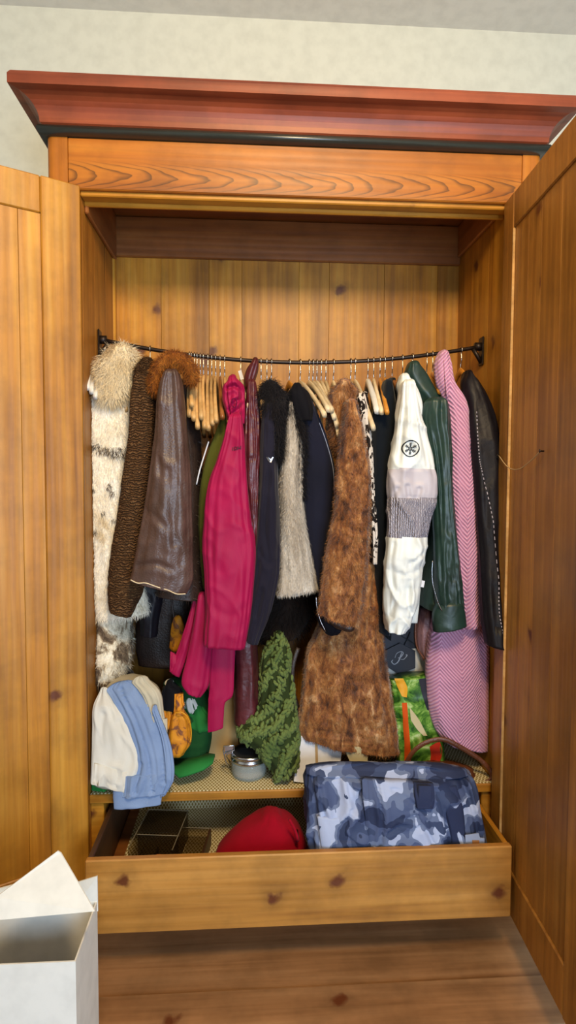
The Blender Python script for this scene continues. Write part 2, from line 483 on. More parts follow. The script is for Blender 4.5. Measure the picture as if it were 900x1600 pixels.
# corner posts with a rounded outer edge
def post(sx):
    pts = []
    x0, x1 = .628, .684; r = .018
    prof = [(x0, 0), (x1-r, 0)]+[(x1-r+r*math.sin(a), r-r*math.cos(a)) for a in np.linspace(.2, math.pi/2, 6)]+[(x1, .05), (x0, .05)]
    V = [(sx*x, y, z) for z in (0.0, TZ) for x, y in prof]; n = len(prof)
    F = [list(range(n)), list(range(2*n-1, n-1, -1))]+[[i, i+n, (i+1) % n+n, (i+1) % n] for i in range(n)]
    return np.array(V), F
for sx in (-1, 1):
    wp('corner_post', post(sx), 'pine_red_z')
    wp('jamb', box(min(sx*.6, sx*.628), max(sx*.6, sx*.628), .004, .03, FZ, HZ), 'pine_dark_z')
    wp('foot', box(min(sx*.60, sx*.684), max(sx*.60, sx*.684), .38, .46, 0, FZ), 'pine_red_z')
wp('header_rail', box(-.628, .628, 0, .026, HZ, TZ), 'pine_red_x')
wp('header_lip', box(-.6, .6, .012, .05, HZ-.012, HZ+.004), 'pine_x')
wp('header_lip', box(-.6, .6, .05, .062, HZ-.022, HZ-.006), 'pine_x')
# back boards
edges = [at(x, 480, D)[0] for x in (163, 252, 327, 378, 467, 514, 600, 683)]+[.612]
edges[0] = -.612
for a, b in zip(edges[:-1], edges[1:]):
    wp('back_board', box(a+.0003, b-.0003, D, D+.016, FZ, Z0+1.80, .0007), 'pine_z')
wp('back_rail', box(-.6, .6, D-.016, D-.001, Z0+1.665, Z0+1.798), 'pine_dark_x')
xa, xb = at(163, 470, D-.02)[0], at(181, 470, D-.02)[0]
wp('back_stile', box(xa, xb, D-.03, D-.001, FZ, Z0+1.665), 'pine_z')
# side boards and side rails
for sx in (-1, 1):
    ys = [.03, .16, .30, D+.016]
    for a, b in zip(ys[:-1], ys[1:]):
        wp('side_board', box(min(sx*.6, sx*.62), max(sx*.6, sx*.62), a+.0003, b-.0003, FZ, Z0+1.80, .0007), 'pine_z' if sx > 0 else 'pine_dark_z')  # left boards use darker pine, the dim left side painted in
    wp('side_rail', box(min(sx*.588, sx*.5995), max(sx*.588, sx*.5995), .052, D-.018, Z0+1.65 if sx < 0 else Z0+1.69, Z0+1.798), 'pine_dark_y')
ys = np.linspace(.028, D+.016, 4)
for a, b in zip(ys[:-1], ys[1:]):
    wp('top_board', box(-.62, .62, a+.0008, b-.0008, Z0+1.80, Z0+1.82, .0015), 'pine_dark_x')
# plinth
wp('plinth', box(-.628, .628, .01, .035, .0, FZ+.0), 'pine_red_x')
wp('carcass_floor', box(-.6, .6, .03, D, FZ, FZ+.016), 'pine_dark_x')
# cornice swept round three sides
def sweep(prof, x=.684, yb=.45):
    V, F = [], []; n = len(prof)
    for c in range(4):
        for o, z in prof:
            V.append({0: (-x-o, yb, z), 1: (-x-o, -o, z), 2: (x+o, -o, z), 3: (x+o, yb, z)}[c])
    for c in range(3):
        for i in range(n):
            j = (i+1) % n
            F.append([c*n+i, c*n+j, (c+1)*n+j, (c+1)*n+i])
    F.append(list(range(n))); F.append([3*n+i for i in range(n)][::-1])
    return np.array(V), F
bead = [(-.02, TZ)]+[(.006+.014*math.sin(a), TZ+.013-.013*math.cos(a)) for a in np.linspace(0, math.pi, 9)]+[(-.02, TZ+.026)]
wp('cornice_bead', sweep(bead), 'bead', smooth=True)
cz = TZ+.026
cove = [(-.02, cz), (.006, cz)]+[(.012+.05*(1-math.cos(a)), cz+.004+.06*math.sin(a)) for a in np.linspace(0, math.pi/2, 8)]+[(.072, cz+.066), (.072, cz+.09), (.066, cz+.1), (-.02, cz+.1)]
wp('cornice_cove', sweep(cove), 'cornice')
wp('cornice_top', box(-.7, .7, -.02, .45, cz+.08, cz+.095), 'pine_dark_x')
# shelf above the drawer
sh = wp('shelf', box(-.6, .6, .02, D-.001, Z0-.026, Z0), 'pine_x')
wp('shelf_lining', box(-.597, .597, .026, D-.004, Z0+.0002, Z0+.0014, 0), 'lining', sh)
for sx in (-1, 1):
    wp('drawer_runner', box(min(sx*.562, sx*.6), max(sx*.562, sx*.6), .032, D-.004, FZ+.016, Z0-.028), 'pine_x')

# drawer, pulled out
DT = Z0-.055; DB = FZ+.03; DY = -.2; DX = .555; BZ = Z0-.195
dr = wp('drawer', box(-DX, DX, DY, DY+.02, DB, DT), 'pine_drawer')
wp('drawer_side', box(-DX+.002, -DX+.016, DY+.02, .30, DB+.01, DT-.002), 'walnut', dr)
wp('drawer_side', box(DX-.016, DX-.002, DY+.02, .30, DB+.01, DT-.002), 'pine_y', dr)
wp('drawer_back', box(-DX+.016, DX-.016, .288, .30, DB+.01, DT-.012), 'pine_dark_x', dr)
wp('drawer_bottom', box(-DX+.016, DX-.016, DY+.02, .288, BZ-.01, BZ), 'pine_dark_x', dr)
wp('drawer_lining', join(box(-DX+.05, DX-.02, DY+.022, .284, BZ+.0003, BZ+.0015, 0), box(-DX+.05, DX-.02, .284, .287, BZ+.001, DT-.02, 0)), 'lining', dr)

# doors: a frame of stiles and rails with upright boards in it, local x runs from the hinge
def door(hx, ang, mat, width, seams, sgn, st=.10):
    zb, zt = FZ+.01, HZ-.002
    def lb(name, b, mt, parent, **kw):
        V, F = b; V = V.copy(); V[:, 0] *= sgn
        if sgn < 0: F = [f[::-1] for f in F]
        return mesh_obj(name, V, F, mt, parent, smooth=False, **kw)
    th = .026
    fr = lb('door', join(box(0, st, 0, th, zb, zt), box(width-st, width, 0, th, zb, zt)), mat, WD.e)
    fr.location = Vector((hx, -.004, 0))-Vector(WD.base); fr.rotation_euler = (0, 0, ang)
    lb('top_rail', box(st+.0005, width-st-.0005, .001, th-.001, zt-.095, zt-.0005), mat, fr)
    lb('bottom_rail', box(st+.0005, width-st-.0005, .001, th-.001, zb+.0005, zb+.12), mat, fr)
    xs = [st]+seams+[width-st]
    for a, b in zip(xs[:-1], xs[1:]):
        lb('panel_board', box(a+.0003, b-.0003, .010, .020, zb+.12, zt-.095, .0007), mat, fr)
    # two butt hinges
    for z in (zb+.25, zt-.25):
        V, F = tube([(0, .0, z-.03), (0, .0, z+.03)], .005, 8)
        lb('hinge', (V, F), 'brass', fr)
    return fr
# in the door's own frame the inside face is y=th side
dl = door(-.602, 0, M['pine_z'], .555, [.155, .27, .39], 1)
dl.rotation_euler = (0, 0, -math.radians(150)); 
dr2 = door(.602, 0, M['pine_door_z'], .555, [.17, .25, .36], -1, st=.075)
dr2.rotation_euler = (0, 0, math.radians(86.5))
mesh_obj('lit_groove_edge', *box(-.0795, -.0745, .0205, .0275, FZ+.13, HZ-.1, .001), 'hang_light', dr2, smooth=False)  # added pale strip, imitates light caught along the panel groove
# a cord on a nail across the right door
lz = at(801, 712, 0)[2]; lz2 = at(890, 706, -.28)[2]
cv = tube(crom([(-.012, .030, lz), (-.09, .031, lz-.035), (-.17, .031, lz-.042), (-.25, .031, (lz+lz2)/2-.02), (-.30, .031, lz2)], 20), .0014, 6)
mesh_obj('cord', *cv, 'twine', dr2)
for xx, zz in ((-.012, lz), (-.305, lz2)):
    mesh_obj('nail', *tube([(xx, .024, zz), (xx, .034, zz), (xx, .0345, zz)], [.002, .002, .005], 8), 'steel', dr2)

# ------------------------------------------------------------------ hanging rail
RY = .2
def rod_z(x): return Z0+1.337-.061*(1-(x/.6)**2)
rail = wp('hanging_rail', tube([(x, RY, rod_z(x)) for x in np.linspace(-.585, .585, 40)], .0062, 10), 'steel', smooth=True)
for sx in (-1, 1):
    z = rod_z(.59)
    wp('rail_bracket', join(tube([(sx*.599, RY, z+.0), (sx*.575, RY, z)], .013, 10), tube([(sx*.597, RY, z-.05), (sx*.585, RY, z-.03), (sx*.57, RY, z-.008)], .007, 8)), 'steel', rail, smooth=True)
    wp('bracket_plate', box(min(sx*.594, sx*.5995), max(sx*.594, sx*.5995), RY-.018, RY+.018, z-.06, z+.03), 'steel', rail)

# ------------------------------------------------------------------ hangers
def hanger(hx, end, mat, label, group=None, endY=.02, thick=1.0, cat='hanger', name='coat_hanger', tagpx=None, bar=False):
    x = at(hx, 555, RY)[0]; z = rod_z(x)
    E = at(end[0], end[1], endY)
    dx, dy = E[0]-x, E[1]-RY; L = math.hypot(dx, dy); dv = np.array([dx/L, dy/L, 0]); pv = np.array([-dv[1], dv[0], 0])
    neck = .072
    drop = max(.03, (z-neck)-E[2])
    th = Thing(name, (x, RY, z-neck-drop), label, cat, group)
    # hook: wraps the rail from behind
    r = .0095; cz_ = z+.0082-r+.0015
    P = [np.array([x, RY, z-neck-.004]), np.array([x, RY, z-.045])]
    for a in np.linspace(-100, 170, 12):
        q = math.radians(a)
        P.append(np.array([x, RY, cz_])+dv*(-math.cos(q))*r*-1*1+np.array([0, 0, math.sin(q)*r]))
    P[2] = np.array([x, RY, z-.03])+dv*.006
    part(th, 'hook', *tube(crom(P, 40), .0017, 6), 'chrome')
    V, F = [], []; n = 25; seg = 8
    S = np.linspace(-1, 1, n)
    Lb = min(L, .235)
    for s in S:
        a = abs(s); zz = z-neck-drop*(a**1.45)+.004*(1-a)
        ht = (.0075+.006*(1-a)**2+.001*a)
        wt = (.0045+.0022*a**2)*thick
        c = np.array([x, RY, zz])+dv*(s*(L if s > 0 else Lb))+pv*(.012*a*a)
        for j in range(seg):
            q = 2*math.pi*j/seg
            ca, sa = math.cos(q), math.sin(q)
            V.append(c+pv*math.copysign(abs(ca)**.6, ca)*wt+np.array([0, 0, math.copysign(abs(sa)**.6, sa)*ht]))
    for i in range(n-1):
        for j in range(seg): F.append([i*seg+j, i*seg+(j+1) % seg, (i+1)*seg+(j+1) % seg, (i+1)*seg+j])
    F.append(list(range(seg))[::-1]); F.append([(n-1)*seg+j for j in range(seg)])
    part(th, 'shoulder_bar', np.array(V), F, mat)
    if bar:
        a = np.array([x, RY, z-neck-drop*.86-.012])+dv*L*.8; b = np.array([x, RY, z-neck-drop*.86-.012])-dv*Lb*.8
        part(th, 'trouser_bar', *tube([a, b], .005, 8), mat)
    if tagpx is not None:
        part(th, 'price_tag', *slab([(tagpx[0]-4, tagpx[1]-8), (tagpx[0]+1, tagpx[1]-10), (tagpx[0]+5, tagpx[1]+4), (tagpx[0], tagpx[1]+6)], .16, .001), 'paper', smooth=False)
    return th
G1 = 'empty beech hangers between the leather coat and the crimson jacket'
for k, (hx, ex, ey) in enumerate([(296, 289, 648), (299, 293, 632), (304, 296, 654), (308, 302, 667), (313, 308, 652), (318, 313, 667), (325, 319, 669), (331, 325, 661), (337, 331, 657)]):
    hanger(hx, (ex, ey), 'hang_light', 'empty light wooden hanger in the bunch beside the brown leather coat', G1)
hanger(344, (341, 652), 'hang_brown', 'empty dark brown wooden hanger beside the light wooden bunch')
hanger(351, (352, 663), 'hang_light', 'light wooden hanger right against the crimson jacket hood')
hanger(376, (383, 634), 'hang_pale', 'pale wooden hanger with white tag beside burgundy leather collar', tagpx=(376, 588))
hanger(408, (404, 630), 'hang_light', 'light wooden hanger between burgundy leather and navy parka', endY=.0)
hanger(417, (416, 640), 'hang_orange', 'orange varnished hanger holding the navy parka with a badge', endY=.06)
hanger(424, (436, 640), 'white_plastic', 'white plastic hanger among black hood fur of the parka', endY=.06)
hanger(452, (475, 660), 'hang_orange', 'orange wooden hanger holding the navy parka with black fluffy edge', endY=.06)
G2 = 'empty pale hangers between the navy parka and the fur coat'
for hx, ex, ey in [(469, 501, 648), (483, 507, 640), (489, 512, 641), (495, 516, 652), (502, 520, 664), (509, 523, 679)]:
    hanger(hx, (ex, ey), 'hang_pale', 'empty pale wooden hanger in the bunch beside the brown fur coat', G2, endY=.0)
hanger(521, (536, 660), 'hang_pale', 'pale wooden hanger inside the long brown fur coat', endY=.1)
hanger(548, (560, 660), 'hang_light', 'light wooden hanger inside the black and white print garment', endY=.1)
hanger(555, (577, 669), 'hang_pale', 'long cream wooden hanger in front of the black and white print', endY=.0)
hanger(575, (584, 643), 'white_plastic', 'wide white plastic hanger beside the black wool coat', endY=.03, thick=1.6)
hanger(584, (590, 644), 'hang_pale', 'pale wooden hanger between white plastic and orange wooden ones')
hanger(594, (598, 644), 'hang_orange', 'orange wooden hanger right before the black wool coat', endY=.0)
hanger(602, (604, 660), 'hang_orange', 'orange wooden hanger holding the black wool coat', endY=.1)
hanger(613, (625, 632), 'hang_brown', 'reddish brown wooden hanger before the white ski jacket collar', endY=.0)
hanger(629, (640, 660), 'hang_light', 'wooden hanger holding the white ski jacket', endY=.08)
hanger(644, (668, 650), 'hang_orange', 'wooden hanger holding the green leather jacket', endY=.1)
hanger(667, (681, 612), 'hang_orange', 'orange wooden hanger between green leather jacket and pink coat', endY=.06)
hanger(676, (686, 618), 'hang_orange', 'orange wooden hanger touching the pink coat collar', endY=.07)
hanger(695, (712, 660), 'hang_light', 'wooden hanger holding the pink chevron coat', endY=.08)
hanger(720, (748, 640), 'hang_orange', 'orange wooden hanger holding the black leather jacket', endY=.08)
for hx, e in ((149, (130, 606)), (156, (136, 612)), (165, (142, 620))):
    hanger(hx, e, 'white_plastic', 'white plastic hanger beside the white fur coat at wardrobe side', 'white plastic hangers', endY=.06)
hanger(193, (190, 640), 'hang_light', 'wooden hanger holding the white fur coat', endY=.1)
hanger(235, (226, 640), 'hang_light', 'wooden hanger holding the curly brown lamb coat', endY=.1)
hanger(270, (268, 640), 'hang_light', 'wooden hanger holding the brown leather coat', endY=.1)

# ------------------------------------------------------------------ garments
def garment(name, label, cat, low, group=None):
    return Thing(name, (low[0], low[1], low[2]), label, cat, group)
def base_of(px, py, Y): return at(px, py, Y)
def back_body(rows, y0, shrink=.8, Yc=.24, ty=.13):
    """the rest of the coat, hanging behind the sleeve that faces the room"""
    out = []
    for r in rows:
        c = (r[0]+r[2])/2; h = (r[2]-r[0])/2*shrink*.75
        out.append((c-h, r[1], c+h, r[3], Yc, ty))
    return out

M['rabbit'] = furmat('white_rabbit_fur', [(.26, 'a8906c'), (.36, 'd2bf9c'), (.46, 'ece2cc'), (.65, 'f6f0e2')], 7, (1, 1, .8))
M['rabbit_tan'] = furmat('tan_rabbit_fur', [(.3, 'b89a70'), (.5, 'e6d2aa'), (.68, 'f4e8cc')], 9)
M['rabbit_spot'] = furmat('spotted_rabbit_fur', [(.40, '57483a'), (.47, '8d7a62'), (.53, 'd8ccb2'), (.65, 'ece4d0')], 16, (1, 1, 1))
M['persian'] = None
t = NT('curly_lamb'); v = t.coord(False)
wv = t.n('ShaderNodeTexWave'); wv.bands_direction = 'Z'; wv.inputs['Scale'].default_value = 40; wv.inputs['Distortion'].default_value = 10; wv.inputs['Detail'].default_value = 3; wv.inputs['Detail Scale'].default_value = 1.6
t.l(v, wv.inputs['Vector'])
t.color(t.ramp(wv.outputs['Fac'], [(.05, '472f1c'), (.5, '5f4329'), (.95, '725234')])); t.bump(wv.outputs['Fac'], .9, .012)
M['persian'] = t.set(.75, .15, 0, 0)
M['brown_leather'] = leather('brown_sheepskin_leather', '543f38', '3b2922', .42, 40, .3)
M['brown_leather_dark'] = leather('dark_brown_leather', '33241d', '241813', .5, 40, .3)
M['rust_fur'] = furmat('rust_fur', [(.3, '5a3010'), (.5, '8a4e18'), (.7, 'ab6c2a')], 20)
M['olive'] = cloth('olive_cotton', '5d6128', '484c1e')
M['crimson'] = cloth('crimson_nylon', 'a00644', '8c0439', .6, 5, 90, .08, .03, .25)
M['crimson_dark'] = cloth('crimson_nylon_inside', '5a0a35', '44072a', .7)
M['burgundy'] = leather('burgundy_leather', '5c2429', '3e151a', .4, 16, .4)
M['navy'] = cloth('navy_cotton', '1f1d2a', '181622', .8, 4, 200, .1, .1)
M['navy2'] = cloth('dark_navy_cotton', '191a2a', '131420', .8, 4, 200, .1, .1)
M['black_fur'] = furmat('black_fur', [(.3, '0c0a0b'), (.6, '1c181a'), (.75, '2c2828')], 14)
M['darkbrown_fur'] = furmat('blackish_brown_fur', [(.3, '120c09'), (.6, '21160f'), (.75, '33231a')], 14)
M['grey_fur'] = furmat('grey_fur', [(.3, '8d8070'), (.48, 'bab0a2'), (.66, 'd6d0c6')], 6, (1.4, 1.4, .35))
M['black_wool'] = cloth('black_wool', '131920', '0d1117', .9, 5, 130, .3, .1)
M['black_cloth'] = cloth('black_cloth', '100f14', '0a090d', .8)
M['green_leather'] = leather('bottle_green_leather', '243c34', '172a24', .42, 12, .3)
M['black_leather'] = leather('black_leather', '16131a', '0d0b10', .5, 16, .25, .25)
M['mauve_leather'] = leather('mauve_leather', '9a7678', '7a585c', .4)
M['tan_leather'] = leather('saddle_leather', '6e4028', '55301d', .38)
M['white_nylon'] = cloth('white_nylon', 'e2e6e0', 'd2d6d2', .5, 7, 40, .25, .1, .35)
M['grey_nylon'] = cloth('pale_grey_nylon', 'bdb6bc', 'aca6ac', .5, 7, 45, .3, .1, .35)

def mink():
    t = NT('brown_mink'); v = t.coord(False)
    n = t.noise(t.mapping(v, (1.2, 1.0, .6)), 34, 5, .6, .8)
    n0 = t.noise(t.mapping(v, (1.6, 1, .5)), 9, 2)
    f = t.math('ADD', t.math('MULTIPLY', n, .7), t.math('MULTIPLY', n0, .3))
    c = t.ramp(f, [(.36, '42220c'), (.46, '7c481e'), (.56, '9c6836'), (.66, 'c49a6c')])
    c = t.mix(.7, c, t.ramp(t.noise(v, 180, 2), [(.3, .7), (.7, 1.2)]), 'MULTIPLY')
    t.color(c); return t.set(.6, .25, 0, .3)
M['mink'] = mink()

def chevron():
    t = NT('pink_chevron_quilt'); tc = t.n('ShaderNodeTexCoord'); sp = t.n('ShaderNodeSeparateXYZ'); t.l(tc.outputs['Object'], sp.inputs[0])
    nz = t.math('MULTIPLY', t.math('SUBTRACT', t.noise(tc.outputs['Object'], 7, 2), .5), .02)
    x = t.math('ADD', sp.outputs[0], nz)
    tri = t.math('ABSOLUTE', t.math('SUBTRACT', t.math('FRACT', t.math('ADD', t.math('MULTIPLY', x, 8.0), .18)), .5))
    ph = t.math('ADD', t.math('MULTIPLY', sp.outputs[2], 115), t.math('MULTIPLY', tri, 17))
    s = t.math('ADD', t.math('MULTIPLY', t.math('SINE', t.math('MULTIPLY', ph, 6.2832*.72)), .5), .5)
    t.color(t.ramp(s, [(.0, 'b67a9c'), (.45, 'd093b4'), (1, 'dba8c6')]))
    t.bump(s, .6, .004)
    return t.set(.6, .3, 0, .2)
M['chevron'] = chevron()

def smocked():
    t = NT('smocked_grey'); v = t.coord(False)
    wv = t.n('ShaderNodeTexWave'); wv.bands_direction = 'X'; wv.inputs['Scale'].default_value = 55; wv.inputs['Distortion'].default_value = 3.0; wv.inputs['Detail'].default_value = 1; wv.inputs['Detail Scale'].default_value = 3
    t.l(v, wv.inputs['Vector'])
    t.color(t.ramp(wv.outputs['Fac'], [(.1, '8a8590'), (.6, 'b0abb4')])); t.bump(wv.outputs['Fac'], .8, .006)
    return t.set(.6, .3)
M['smocked'] = smocked()

def zebra():
    t = NT('black_white_print'); v = t.coord(False)
    n = t.noise(t.mapping(v, (1, 1, .7)), 26, 2, .5, 2.5)
    t.color(t.ramp(n, [(.47, '1c1512'), (.5, '2c221c'), (.53, 'd6cabc')])); return t.set(.8, .2)
M['zebra'] = zebra()

def camo():
    t = NT('blue_grey_camouflage'); v = t.coord(False)
    nz = t.n('ShaderNodeTexNoise'); nz.inputs['Scale'].default_value = 16; nz.inputs['Detail'].default_value = 2; t.l(v, nz.inputs['Vector'])
    mx = t.n('ShaderNodeMix', data_type='VECTOR'); mx.inputs[0].default_value = .07; t.l(v, mx.inputs[4]); t.l(nz.outputs['Color'], mx.inputs[5])
    n = t.noise(t.mapping(mx.outputs[1], (1, 1, .9)), 11, 1.0, .45, .5)
    n2 = t.noise(mx.outputs[1], 9, 1.0, .5, .6)
    c1 = t.ramp(n, [(.0, '262f4a'), (.43, '465170'), (.53, '626d88'), (.585, 'a2abc4')], 'CONSTANT')
    c2 = t.ramp(n2, [(.0, 0.0), (.60, 1.0)], 'CONSTANT')
    c = t.mix(c2, c1, '36415e')
    t.color(c); t.bump(t.noise(v, 140, 2), .15, .003); return t.set(.7, .25)
M['camo'] = camo()
M['camo_navy'] = cloth('camo_navy_panel', '2e3550', '262c44', .75)
M['red_felt'] = cloth('red_felt', 'a00a20', '86061a', .95, 6, 120, .2, .03, .1)
M['shirt_white'] = cloth('white_cotton', 'd6d3ca', 'c8c3b6', .85, 6, 220, .1)
M['shirt_cream'] = cloth('cream_cotton', 'bfb7a2', 'aea58f', .85)
M['shirt_blue'] = cloth('chambray_blue', '8296b8', '6d82a6', .85, 7, 240, .2)
M['green_nylon'] = cloth('bright_green_cloth', '2a7838', '206229', .8)
M['dark_green'] = cloth('dark_green_cloth', '1d4a24', '163a1c', .85)

def leafy():
    t = NT('orange_leaf_print'); v = t.coord(False)
    n = t.noise(v, 30, 3, .6, 1.0)
    t.color(t.ramp(n, [(.35, '6a4030'), (.44, '8a5428'), (.48, 'c07818'), (.7, 'd89020')])); return t.set(.6, .3)
M['leafy'] = leafy()
def veg():
    t = NT('vegetable_print'); v = t.coord(False)
    n = t.noise(v, 17, 6, .68, 1.2)
    c = t.ramp(n, [(.30, '10200c'), (.42, '2d5a1a'), (.52, '5a8a2c'), (.60, '8fb456'), (.70, 'ccd8a0')])
    t.color(c); return t.set(.35, .4)
M['veg'] = veg()
M['orange'] = cloth('orange_webbing', 'd9581a', 'c44a12', .6)
M['yellow'] = plain('yellow_print', 'e0a020', .5)
M['red_print'] = plain('red_print', 'c23018', .5)
M['cream'] = cloth('cream_ribbon', 'd6c9a2', 'c4b68c', .7)
M['green_yarn'] = cloth('green_chunky_yarn', '6c7a42', '4a5c30', .95, 12, 260, .5, .05)
M['ink'] = plain('dark_ink', '23262c', .7)
M['ink_red'] = plain('dark_red_ink', '4a0524', .7)
M['silver'] = plain('silver_metal', 'c8c8cc', .22, .5, 1.0)
M['silver_print'] = plain('silver_print', '9a9aa0', .5)
M['hexblack'] = plain('black_card', '22222c', .55)
M['orange_card'] = plain('orange_card', 'c46a20', .6)
M['label_grey'] = cloth('pale_label', '9ca4b8', '8b93a8', .8)
M['patch_brown'] = plain('brown_patch', 'a06a38', .7)
M['thread'] = plain('white_thread', 'a8a4b4', .7)

def acrylic():
    t = NT('smoky_acrylic'); t.color('3a3226'); t.set(.08, .6)
    t.b.inputs['Transmission Weight'].default_value = 0.0
    tr = t.n('ShaderNodeBsdfTransparent'); tr.inputs[0].default_value = (.80, .75, .66, 1)
    mx = t.n('ShaderNodeMixShader'); mx.inputs[0].default_value = .22
    out = t.t.nodes['Material Output']
    t.l(tr.outputs[0], mx.inputs[1]); t.l(t.b.outputs[0], mx.inputs[2]); t.l(mx.outputs[0], out.inputs['Surface'])
    return t.m
M['acrylic'] = acrylic()
def glass():
    t = NT('clear_glass'); t.color('d8e0dc'); t.set(.05, .5)
    tr = t.n('ShaderNodeBsdfTransparent'); tr.inputs[0].default_value = (.9, .93, .9, 1)
    mx = t.n('ShaderNodeMixShader'); mx.inputs[0].default_value = .25
    out = t.t.nodes['Material Output']
    t.l(tr.outputs[0], mx.inputs[1]); t.l(t.b.outputs[0], mx.inputs[2]); t.l(mx.outputs[0], out.inputs['Surface'])
    return t.m
M['glass'] = glass()
M['grain'] = plain('brown_grains', '8a5c30', .9, .1, 0, .8, 300)

def add(th, name, rows, Y, ty, mat, furspec=None, parent=None, **kw):
    VF = loft(rows, Y, ty, **kw)
    o = part(th, name, VF[0], VF[1], mat, parent)
    if furspec:
        c, L, w = furspec[:3]; opts = furspec[3] if len(furspec) > 3 else {}
        fv, ff = fur(VF, c, L, w, **opts)
        part(th, 'fur', fv, ff, opts_mat(mat), o if parent is None else parent, smooth=False, kind='stuff')
    return VF, o
def opts_mat(m): return m

# 1 white rabbit fur coat
g = garment('fur_coat', 'long white rabbit fur coat with tan collar and brown spotted hem', 'coat', at(170, 1062, .2))
rows = [(146, 580, 200, 572), (134, 620, 212, 612), (133, 700, 210, 700), (134, 800, 206, 800), (136, 880, 212, 880), (140, 938, 226, 925), (152, 966, 231, 955)]
M['fur_dark'] = furmat('dark_brown_spots', [(.3, '3a2e24'), (.6, '5c4c3c'), (.75, '7a6850')], 20)
RVF, ro = add(g, 'sleeve', rows, .15, .055, 'rabbit', (26000, .012, .0006, dict(lift=.3, droop=1.0, rnd=.3)), seed=1, amp=.007)
fv, ff = fur_spots(RVF, 40000, .014, .0006, [(150, 697, 12, 5, .1), (165, 703, 14, 6, .1), (185, 706, 16, 9, .1), (200, 704, 12, 9, .1), (143, 764, 6, 4, .1), (172, 760, 4, 6, .1), (176, 770, 4, 6, .1), (163, 800, 5, 3, .1), (148, 830, 2.5, 6, .1), (146, 882, 2, 2, .1), (180, 812, 6, 2, .1)], lift=.3, droop=1.0, seed=91)
part(g, 'dark_spots', fv, ff, 'fur_dark', ro, smooth=False, kind='stuff')
add(g, 'body', [(150, 590, 200, 590, .27, .09), (146, 760, 200, 760, .27, .1), (142, 900, 203, 900, .25, .1), (142, 980, 204, 975, .22, .1), (141, 1035, 204, 1028, .2, .1), (146, 1060, 192, 1055, .2, .09)], .2, .1, 'rabbit_spot', (14000, .014, .0006, dict(lift=.3)), seed=2, amp=.008)
add(g, 'collar', [(178, 550, 206, 549), (156, 568, 219, 568), (150, 590, 218, 592), (152, 612, 208, 612), (160, 628, 196, 626)], .13, .06, 'rabbit_tan', (14000, .022, .0006, dict(lift=.4, droop=.7)), seed=3, bot='round', n=30)

# 2 curly lamb coat
g = garment('lamb_coat', 'brown curly lamb coat between white fur and brown leather coats', 'coat', at(195, 962, .07))
rows = [(210, 590, 243, 584), (205, 620, 244, 615), (201, 680, 242, 680), (193, 740, 238, 740), (185, 800, 232, 800), (175, 860, 228, 860), (170, 905, 227, 900), (169, 935, 222, 928), (172, 953, 205, 963)]
def curl(a, p):
    w = noise.noise(Vector((p[0]*70, p[1]*70, p[2]*110)))
    return np.array([math.cos(a)*w*.0022, math.sin(a)*w*.003, 0])
add(g, 'sleeve', rows, .075, .04, 'persian', seed=4, amp=.005, n=120, seg=48, extra=curl)
add(g, 'body', back_body(rows[:-1], .2, .7, .26, .12), .2, .1, 'persian', seed=5)
add(g, 'collar', [(222, 568, 240, 567), (212, 580, 246, 578), (212, 596, 246, 598), (216, 612, 242, 612)], .09, .05, 'persian', (3500, .012, .0005), seed=6, bot='round', n=24)

# 3 brown leather coat
g = garment('leather_coat', 'brown sheepskin leather coat with a rust fur collar', 'coat', at(250, 935, .08))
rows = [(256, 586, 281, 585), (247, 612, 286, 608), (241, 680, 293, 680), (233, 740, 298, 740), (224, 800, 301, 800), (214, 855, 303, 860), (207, 890, 302, 905), (203, 905, 292, 927)]
VF, o = add(g, 'sleeve', rows, .0, .045, 'brown_leather', seed=7, amp=.007, n=100, seg=90, extra=creased([[(226, 797), (250, 812), (272, 832), (286, 856)], [(264, 735), (268, 800), (273, 850)], [(214, 884), (245, 880), (268, 888)], [(250, 640), (246, 700), (252, 740)], [(286, 760), (292, 820), (284, 880)]], -.03, .0045, .008))
hem = [(204, 906), (215, 911), (228, 911), (245, 917), (262, 922), (276, 928), (290, 928)]
part(g, 'shearling_edge', *tube(crom(pxpath(hem, -.045), 30), .0016, 6), 'hang_pale', o)
add(g, 'body', [(262, 600, 300, 602, .17, .08), (268, 700, 314, 700, .15, .09), (262, 820, 316, 820, .14, .09), (250, 905, 318, 905, .12, .09), (245, 925, 320, 933, .12, .09)], .14, .09, 'brown_leather_dark', (2500, .012, .0006), seed=8)
cp = pxpath([(242, 614), (245, 594), (255, 572), (270, 562), (287, 568), (298, 581), (302, 600)], .03)
VF = tube(crom(cp, 30), [.012, .018, .021, .022, .022, .02, .012], 14, flat=(1.4, 1.0))
o = part(g, 'fur_collar', *VF, 'rust_fur'); fv, ff = fur(VF, 5000, .012, .0006, droop=.4, seed=9); part(g, 'fur', fv, ff, 'rust_fur', o, smooth=False, kind='stuff')

